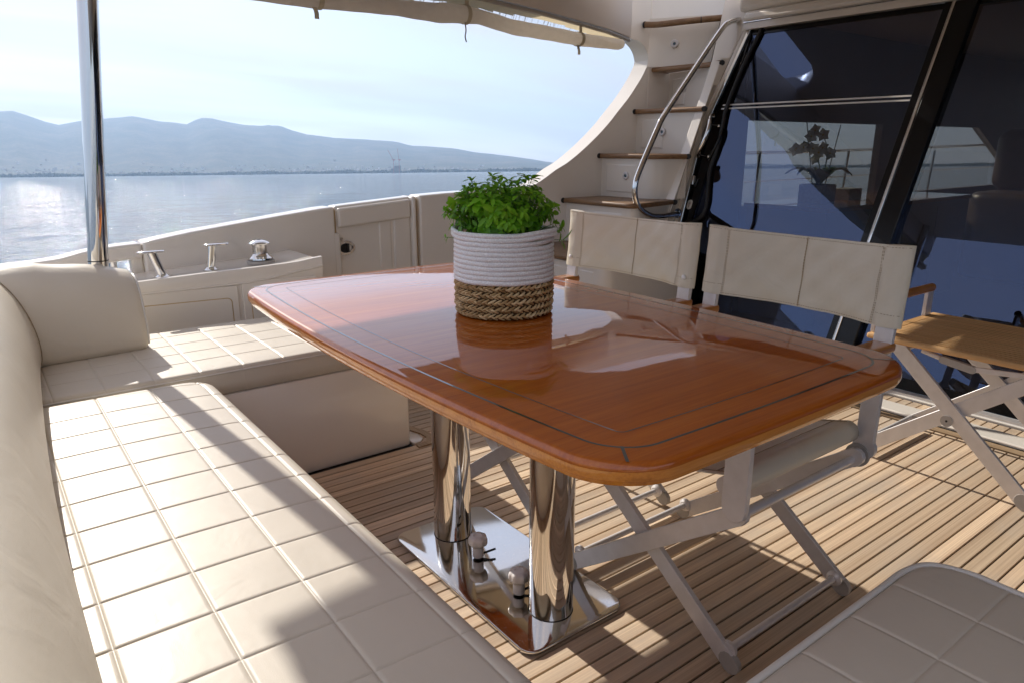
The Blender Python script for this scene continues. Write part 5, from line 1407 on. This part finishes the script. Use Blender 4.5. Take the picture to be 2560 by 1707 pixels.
    for xx in (x0 + .012, x1 - .012):
        pts = [(xx, L_ + (R_ - L_) * k / 12, .4865 - .050 * sin(pi * k / 12) + .010 * sin(pi * k / 12) * .9) for k in range(13)]; tube('seat_seam', pts, .0011, M['thread'], t, seg=6)
    bar('seat_fold', (x0 + .24, L_ + .10, .4465), (x0 + .24, R_ - .10, .4465), .003, .002, M['thread'], t, wdir=(1, 0, 0)) if False else None
    # back sling: sleeves over the posts, two stitched panels between them
    y0, y1 = cy0 - .024, cy1 + .024; z0, z1 = .728, .923; nu, nv = 44, 16
    def back(off):
        def fn(u, w):
            y = y0 + (y1 - y0) * u; z = z0 + (z1 - z0) * w
            px = float(np.interp(z, [.62, .72, .82, .915], [1.700, 1.712, 1.722, 1.728]))
            e = min(u, 1 - u) * (y1 - y0)
            sl = .066
            if e < sl: t_ = e / sl; d = .0128 * sqrt(max(0, 1 - (2 * t_ - 1) ** 4)); d = max(d, .002); sag = 0
            else:
                k = (e - sl) / ((y1 - y0) / 2 - sl); d = .0035 + .0045 * (4 * min(k, 1) * (1 - min(k, 1))) ** .5 * (4 * w * (1 - w)) ** .35; sag = .040 * sin(pi * (u - sl / (y1 - y0)) / (1 - 2 * sl / (y1 - y0)))
            dz = -.010 * sin(pi * u) * (1 if w > .5 else .3) * abs(2 * w - 1)
            wr = .0024 * sin(u * 33 + w * 6) * sin(w * 8 + u * 11) + .0022 * sin(w * 13 - u * 17) * (1 - w) if e > sl else .0008 * sin(w * 14 + u * 60)
            return (px + sag + off * d + wr, y, z + dz)
        return fn
    v = []; f = []
    fa, fb = back(-1), back(1); W_ = nv + 1
    for fn in (fa, fb):
        for i in range(nu + 1):
            for j in range(nv + 1): v.append(fn(i / nu, j / nv))
    N = (nu + 1) * W_
    for i in range(nu):
        for j in range(nv):
            a = i * W_ + j; f.append((a, a + 1, a + W_ + 1, a + W_)); a += N; f.append((a, a + W_, a + W_ + 1, a + 1))
    for i in range(nu):
        for j, fl in ((0, 0), (nv, 1)):
            a = i * W_ + j; q = (a, a + W_, a + W_ + N, a + N); f.append(q if not fl else tuple(reversed(q)))
    for j in range(nv):
        for i, fl in ((0, 0), (nu, 1)):
            a = i * W_ + j; q = (a, a + N, a + N + 1, a + 1); f.append(q if not fl else tuple(reversed(q)))
    bkk = mk('back_sling', v, f, M['chair_leather'], t, smooth=True, angle=70)
    # stitching
    def line(us, ws, nm='stitching'):
        pts = [Vector(fa(u, w)) + Vector((-.0006, 0, 0)) for u, w in zip(us, ws)]; return pts
    def stitch(us, ws, dash=True):
        pts = line(us, ws); mb = MB(); L = 0
        for a, b in zip(pts[:-1], pts[1:]):
            d = b - a; n = max(1, int(d.length / .0055)); side = Vector((0, d.z, -d.y)).normalized() * .0007
            for k in range(n):
                p, q = a + d * (k / n), a + d * ((k + .68) / n); mb.add([p - side, q - side, q + side, p + side], [(0, 1, 2, 3)])
        return mb
    sl = .066 / (y1 - y0); allm = MB()
    ws = list(np.linspace(.02, .98, 12))
    for u in (sl + .010, sl + .004, 1 - sl - .010, 1 - sl - .004, .502, .498): m2 = stitch([u] * 12, ws); allm.add(m2.v, m2.f)
    us = list(np.linspace(sl + .01, 1 - sl - .01, 30))
    for w in (.03, .97): m2 = stitch(us, [w] * 30); allm.add(m2.v, m2.f)
    for (ua, ub) in ((.008, sl), (1 - sl, .992)):
        m2 = stitch(list(np.linspace(ua, ub, 5)), [.155] * 5); allm.add(m2.v, m2.f)
        m2 = stitch(list(np.linspace(ua, ub, 5)), [.975] * 5); allm.add(m2.v, m2.f)
    allm.build('stitching', M['thread'], bkk)
    # centre crease between the two panels
    c = [Vector(fa(.5, w)) + Vector((-.0003, 0, 0)) for w in np.linspace(0.01, .99, 10)]
    tube('centre_crease', c, .0010, M['thread'], bkk, seg=5)
    return t, fa
CH, CH_FA = build_chair()
index_kids()
CH2 = copy_tree(CH, None, (.0, .610, 0))
CH2['label'] = "folding director's chair in cream leather with white snap buttons, nearer the stairs"
index_kids()
for u in (.055, .945):
    p = Vector(CH_FA(u, .165)) + Vector((-.002, 0, 0))
    # buttons only on the second chair
    k = lathe('snap_button', [(.0075, 0), (.0075, .002), (.005, .0045), (0, .0055)], p + Vector((0, .610, 0)), M['white_plastic'], CH2, 16, (-1, 0, 0))

# ================================================================== FOLDING TRAY TABLE
def build_tray():
    t = thing('folding_tray_table', 'folding teak slat tray table with crossed white legs before the saloon door', 'side table', (2.83, .88, 0))
    A = M['alu']; X0, X1, Y0, Y1, Z = 2.563, 3.105, .55, 1.215, .482
    # near and far edge boards, end boards
    slab('edge_board', rrect(X0, X0 + .030, Y0, Y1, .008, 3), Z - .020, Z, M['tray_teak'], t, r=.006, seg=2)
    slab('edge_board', rrect(X1 - .030, X1, Y0, Y1, .008, 3), Z - .020, Z, M['tray_teak'], t, r=.006, seg=2)
    EB = teak('end_board_teak', (.42, .225, .085), (.66, .41, .19), 'X', .5, rnd=.05)
    box('end_board', X0 + .031, X1 - .031, Y1 - .036, Y1, Z - .020, Z - .0005, EB, t, bevel=.003)
    box('end_board', X0 + .031, X1 - .031, Y0, Y0 + .036, Z - .020, Z - .0005, EB, t, bevel=.003)
    n = 19; w = (X1 - X0 - .062) / n
    proto = None
    for k in range(n):
        x = X0 + .031 + k * w
        if proto is None:
            proto = box('slat', x + .0022, x + w - .0022, Y0 + .037, Y1 - .037, Z - .014, Z - .0005, M['tray_teak'], t); x00 = x
        else:
            c = proto.copy(); COL.objects.link(c); c.location = Vector(proto.location) + Vector((x - x00, 0, 0))
    mk('slat_backing', [(X0 + .03, Y0 + .03, Z - .0145), (X1 - .03, Y0 + .03, Z - .0145), (X1 - .03, Y1 - .03, Z - .0145), (X0 + .03, Y1 - .03, Z - .0145)], [(0, 3, 2, 1)], simple('dark_gap', (.10, .05, .02), .8), t) 
    # end handles: teak round bar on metal brackets
    for y, s in ((Y1, 1), (Y0, -1)):
        for x in (X0 + .045, X1 - .045):
            bar('handle_bracket', (x, y - s * .012, Z + .001), (x, y - s * .012, Z + .105), .050, .013, A, t, wdir=(1, 0, 0)) if False else None
        for x in (X0 + .055, X1 - .075):
            # bracket plate with rounded top, facing along the tray
            ol = []
            for k in range(9): a = pi * k / 8; ol.append((cos(a) * .026, .088 + sin(a) * .022))
            ol = [(.026, 0)] + ol + [(-.026, 0)]
            v = [(x + (px if True else 0), y - s * .006 + q, Z + pz) for q in (-.007, .007) for px, pz in ol]; m_ = len(ol)
            mk('handle_bracket', v, [tuple(range(m_)), tuple(reversed(range(m_, 2 * m_)))] + [(i, i + m_, (i + 1) % m_ + m_, (i + 1) % m_) for i in range(m_)], A, t, bevel=.0015)
        tube('handle', [(X0 + .04, y - s * .006, Z + .112), (X1 - .06, y - s * .006, Z + .112)], .0165, M['handle_teak'], t, seg=18)
    # crossed legs
    ya, yb_ = .640, 1.175
    for x in (2.585, 3.015):
        for i, (p, q) in enumerate(((yb_ - .08, ya), (ya + .02, yb_ + .02))):
            xx = x + (i - .5) * .016
            bar('leg', (xx, p, .445), (xx, q, .028), .050, .0145, A, t)
            e = Vector((xx, q, .028)); d = (e - Vector((xx, p, .445))).normalized(); bar('foot', e - d * .01, e + d * .0012, .0508, .0160, M['alu_cap'], t)
        rod('pivot_disc', (x - .018, .905, .232), (x - .0155, .905, .232), .020, M['alu_cap'], t, 24); rod('pivot_screw', (x - .0192, .905, .232), (x - .0178, .905, .232), .004, M['rubber'], t, 8)
    for y, z in ((ya, .050), (yb_ + .018, .050), (yb_ - .08, .440), (ya + .02, .440)): rod('cross_rod', (2.60, y, z), (3.0, y, z), .0095, A, t, 14)
    # folding stay with its latch under the top
    rod('stay', (2.60, 1.03, .452), (2.60, .92, .428), .010, A, t, 8); bar('stay_latch', (2.590, .955, .437), (2.590, .862, .424), .026, .016, M['alu_cap'], t); bar('stay', (2.588, .875, .425), (2.588, .60, .452), .018, .008, A, t)
build_tray()

# ================================================================== BASKET AND BASIL
PX, PY, PR = 1.030, 1.388, .1185
def build_basket():
    b = thing('basket', 'round basket planter of white rope over braided seagrass, on the table', 'basket', (PX, PY, TZ))
    rnd = random.Random(3); z0 = TZ + .0006
    # core under the straw, coloured dark for the shade between the straws
    lathe('weave_shade_core', [(PR * .90, .002), (PR * .965, .008), (PR * .968, .088)], (PX, PY, z0), M['weave_shadow'], b, 48)
    lathe('lining', [(PR * .955, .09), (PR * .955, .155), (PR * .95, .183), (PR * .925, .183), (PR * .92, .16), (PR * .92, .10), (0, .10)], (PX, PY, z0), M['rope_lining'], b, 48)
    # braided rows: each row is two slanting sets of overlapping straws forming chevrons
    rows = [.0100, .0268, .0436, .0604, .0765]; rh = .0170
    vis = []
    for ri, zc in enumerate(rows):
        n = 50
        for k in range(n):
            for half, sgn_ in ((0, 1), (1, -1)):
                a0 = 2 * pi * (k + (.5 if half else 0)) / n + rnd.uniform(-.02, .02)
                R = PR * (.985 if ri == 0 else 1.0) + rnd.uniform(-.0006, .0012)
                L = rnd.uniform(.0215, .0250); w = .0047 * rnd.uniform(.85, 1.12)
                v = []; S = 6
                for i in range(S):
                    t_ = i / (S - 1); a = a0 + (t_ * L * .86 - .004) / PR; z = zc + sgn_ * (-.0035 + t_ * rh * .66)
                    bul = .0062 * sin(pi * min(1, .12 + .86 * t_)) * (1.15 - .3 * t_)
                    wd = w * (.55 + .45 * sin(pi * min(1, .15 + .8 * t_)))
                    for s, o in ((-1, -.0026), (-.5, .0004), (0, .0014), (.5, .0004), (1, -.0026)):
                        aa = a - s * sgn_ * wd * .50 / PR; zz = z + s * wd * .50; Rr = R + bul + o - .0025
                        v.append((PX + cos(aa) * Rr, PY + sin(aa) * Rr, max(z0 + .0004, z0 + zz)))
                f = [(5 * i + j, 5 * i + j + 5, 5 * i + j + 6, 5 * i + j + 1) for i in range(S - 1) for j in range(4)]
                ca = math.cos(a0 + .1 - atan2(-PY, -PX)); vis.append((ca, ri, v, f))
    vis.sort(key=lambda q: -q[0])
    for ca, ri, v, f in vis[:232]: mk('straw', v, f, M['straw'], b, smooth=True)
    mb = MB()
    for ca, ri, v, f in vis[232:]: mb.add(v, f)
    o = mb.build('straw_weave', M['straw'], b, smooth=True); o['kind'] = 'stuff'
    # coiled white rope: ten turns, each its own ring, top two pulled up into a handle on the right
    hz = .084; pitch = .0110; n = 96
    view = atan2(-PY, -PX)          # towards the camera
    right = view + radians(62)
    for k in range(9):
        pts = []; R = PR * (1.000 - .004 * k * .5)
        for i in range(n):
            a = 2 * pi * i / n; dz = 0; dr = 0
            g = math.exp(-((math.atan2(sin(a - right), cos(a - right))) / .42) ** 2)
            if k == 8: dz = .0045 * g; dr = .001 * g
            pts.append((PX + cos(a) * (R + dr), PY + sin(a) * (R + dr), z0 + hz + pitch * (k + .5) + dz + .0004 * sin(7 * a + k)))
        v, f = tube_geo(pts, .0061, 10, False, True); mk('rope_coil', v, f, M['rope'], b, smooth=True)
    # handle strand: rope leaving the rim, standing out over the right side
    for k, (dz0, rr_) in enumerate(((.0, .0), (.0102, .0))):
        pts = []
        for i in range(n):
            a = 2 * pi * i / n; q = math.atan2(sin(a - right), cos(a - right)); g = math.exp(-(q / .62) ** 4)
            g2 = math.exp(-((math.atan2(sin(a - right - pi), cos(a - right - pi))) / .62) ** 4)
            pts.append((PX + cos(a) * (PR * .990 + .0085 * (g + g2)), PY + sin(a) * (PR * .990 + .0085 * (g + g2)), z0 + hz + pitch * 9.0 + .0055 + dz0 * 1.0 + .0062 * (g + g2)))
        v, f = tube_geo(pts, .0060, 10, False, True); mk('rope_handle', v, f, M['rope'], b, smooth=True)
    return z0 + hz
build_basket()
def build_basil():
    p = thing('basil_plant', 'bushy green basil plant growing in the rope basket', 'plant', (PX, PY, TZ + .10))
    rnd = random.Random(11); zb = TZ + .101
    lathe('soil', [(.0, .0), (PR * .915, .0), (PR * .915, .052), (PR * .6, .062), (0, .066)], (PX, PY, zb), M['soil'], p, 32)
    ztop = .1.__class__(1.088)
    cx, cy = PX - .002, PY
    def leafgeo(c, d, upn, L, W, curl):
        d = d.normalized(); s = d.cross(upn).normalized(); u = s.cross(d).normalized(); v = []
        for i, t_ in enumerate((0, .18, .42, .68, .88, 1.0)):
            wd = W * (sin(pi * min(1, t_ * .92 + .04)) ** .75) * (1 - .25 * t_); dr = -curl * L * t_ * t_
            m_ = c + d * (L * t_) + u * dr
            v += [m_ - s * wd + u * wd * .30, m_, m_ + s * wd + u * wd * .30]
        f = [(3 * i + j, 3 * i + j + 3, 3 * i + j + 4, 3 * i + j + 1) for i in range(5) for j in range(2)]
        return v, f
    leaves = []
    # dome: wide flattened mound overhanging the rim
    def surf(az, el):
        r = .131 + .010 * sin(3 * az + 1) + .008 * sin(5 * az); lo = max(0, -sin(el)); r *= (1 - .35 * lo); return Vector((cx + cos(az) * cos(el) * r, cy + sin(az) * cos(el) * r, 0.996 + (.068 if el > 0 else .085) * sin(el) + .006 * sin(4 * az + el * 3)))
    tips = []
    for i in range(400):
        az = rnd.uniform(0, 2 * pi); el = math.asin(rnd.uniform(-.62, 1.0)); k = rnd.uniform(.80, 1.04) if rnd.random() < .7 else rnd.uniform(.5, .85)
        c0 = Vector((cx, cy, .985)); q = surf(az, el); q = c0 + (q - c0) * k
        tips.append((q, az, el, k))
    for i in range(9):
        az = rnd.uniform(0, 2 * pi); el = rnd.uniform(.8, 1.4); q = surf(az, el) + Vector((0, 0, rnd.uniform(.006, .018))); tips.append((q, az, el, 1.1))
    # trailing sprigs on the right and left
    camr = Vector((rt.x, rt.y, 0)).normalized()
    for s, dz in ((1, -.02), (1, -.045), (1.03, -.03), (.98, -.06), (-1, -.03), (-.98, -.055)):
        q = Vector((cx, cy, .985 + dz)) + camr * (.136 * s) + Vector((rnd.uniform(-.02, .02), rnd.uniform(-.02, .02), 0)); tips.append((q, 0 if s > 0 else pi, -.2, 1.0))
    st = MB()
    for (q, az, el, k) in tips:
        out = Vector((q.x - cx, q.y - cy, .0)); out = out.normalized() if out.length > 1e-4 else Vector((1, 0, 0))
        grow = (out * (.9 - .6 * max(0, el)) + Vector((0, 0, .5 + .7 * max(0, el) - (.5 if el < 0 else 0)))).normalized()
        n = rnd.choice((4, 5, 6)); a0 = rnd.uniform(0, 2 * pi); P_ = grow.orthogonal().normalized(); Q_ = grow.cross(P_)
        small = rnd.random() < .35
        for j in range(n):
            a = a0 + pi * .5 * j + rnd.uniform(-.3, .3) if j < 4 else rnd.uniform(0, 2 * pi)
            L = rnd.uniform(.012, .027) * (.7 if small or j >= 4 else 1.0)
            if rnd.random() < .05: L *= 1.7
            d = (P_ * cos(a) + Q_ * sin(a)) * .85 + grow * rnd.uniform(.05, .75) + Vector((0, 0, -.38 if el < .5 else -.1))
            c = q + grow * (-.004 * (j // 2)) + (P_ * cos(a) + Q_ * sin(a)) * .002
            leaves.append((c, leafgeo(c, d, (grow + Vector((0, 0, .6))).normalized(), L, L * rnd.uniform(.26, .36), rnd.uniform(.05, .4))))
        root_ = Vector((cx + (q.x - cx) * .35, cy + (q.y - cy) * .35, zb + .05))
        mid = (root_ + q) / 2 + Vector((0, 0, .012)) ; c = catmull([root_, mid, q], 3); v, f = tube_geo(c, .0009, 3, False); st.add(v, f)
    o = st.build('stems', M['stem'], p); o['kind'] = 'stuff'
    camv = Vector((-PX, -PY, HC - .95)).normalized(); c0 = Vector((cx, cy, .97))
    leaves.sort(key=lambda q: -((q[0] - c0).dot(camv) + .25 * (q[0].z - .94)))
    for c, (v, f) in leaves[:290]:
        mk('leaf', v, f, M['leaf'], p, smooth=True, loc=tuple(c))
    mb = MB()
    for c, (v, f) in leaves[290:]: mb.add(v, f)
    o = mb.build('foliage', M['leaf'], p, smooth=True); o['kind'] = 'stuff'
build_basil()
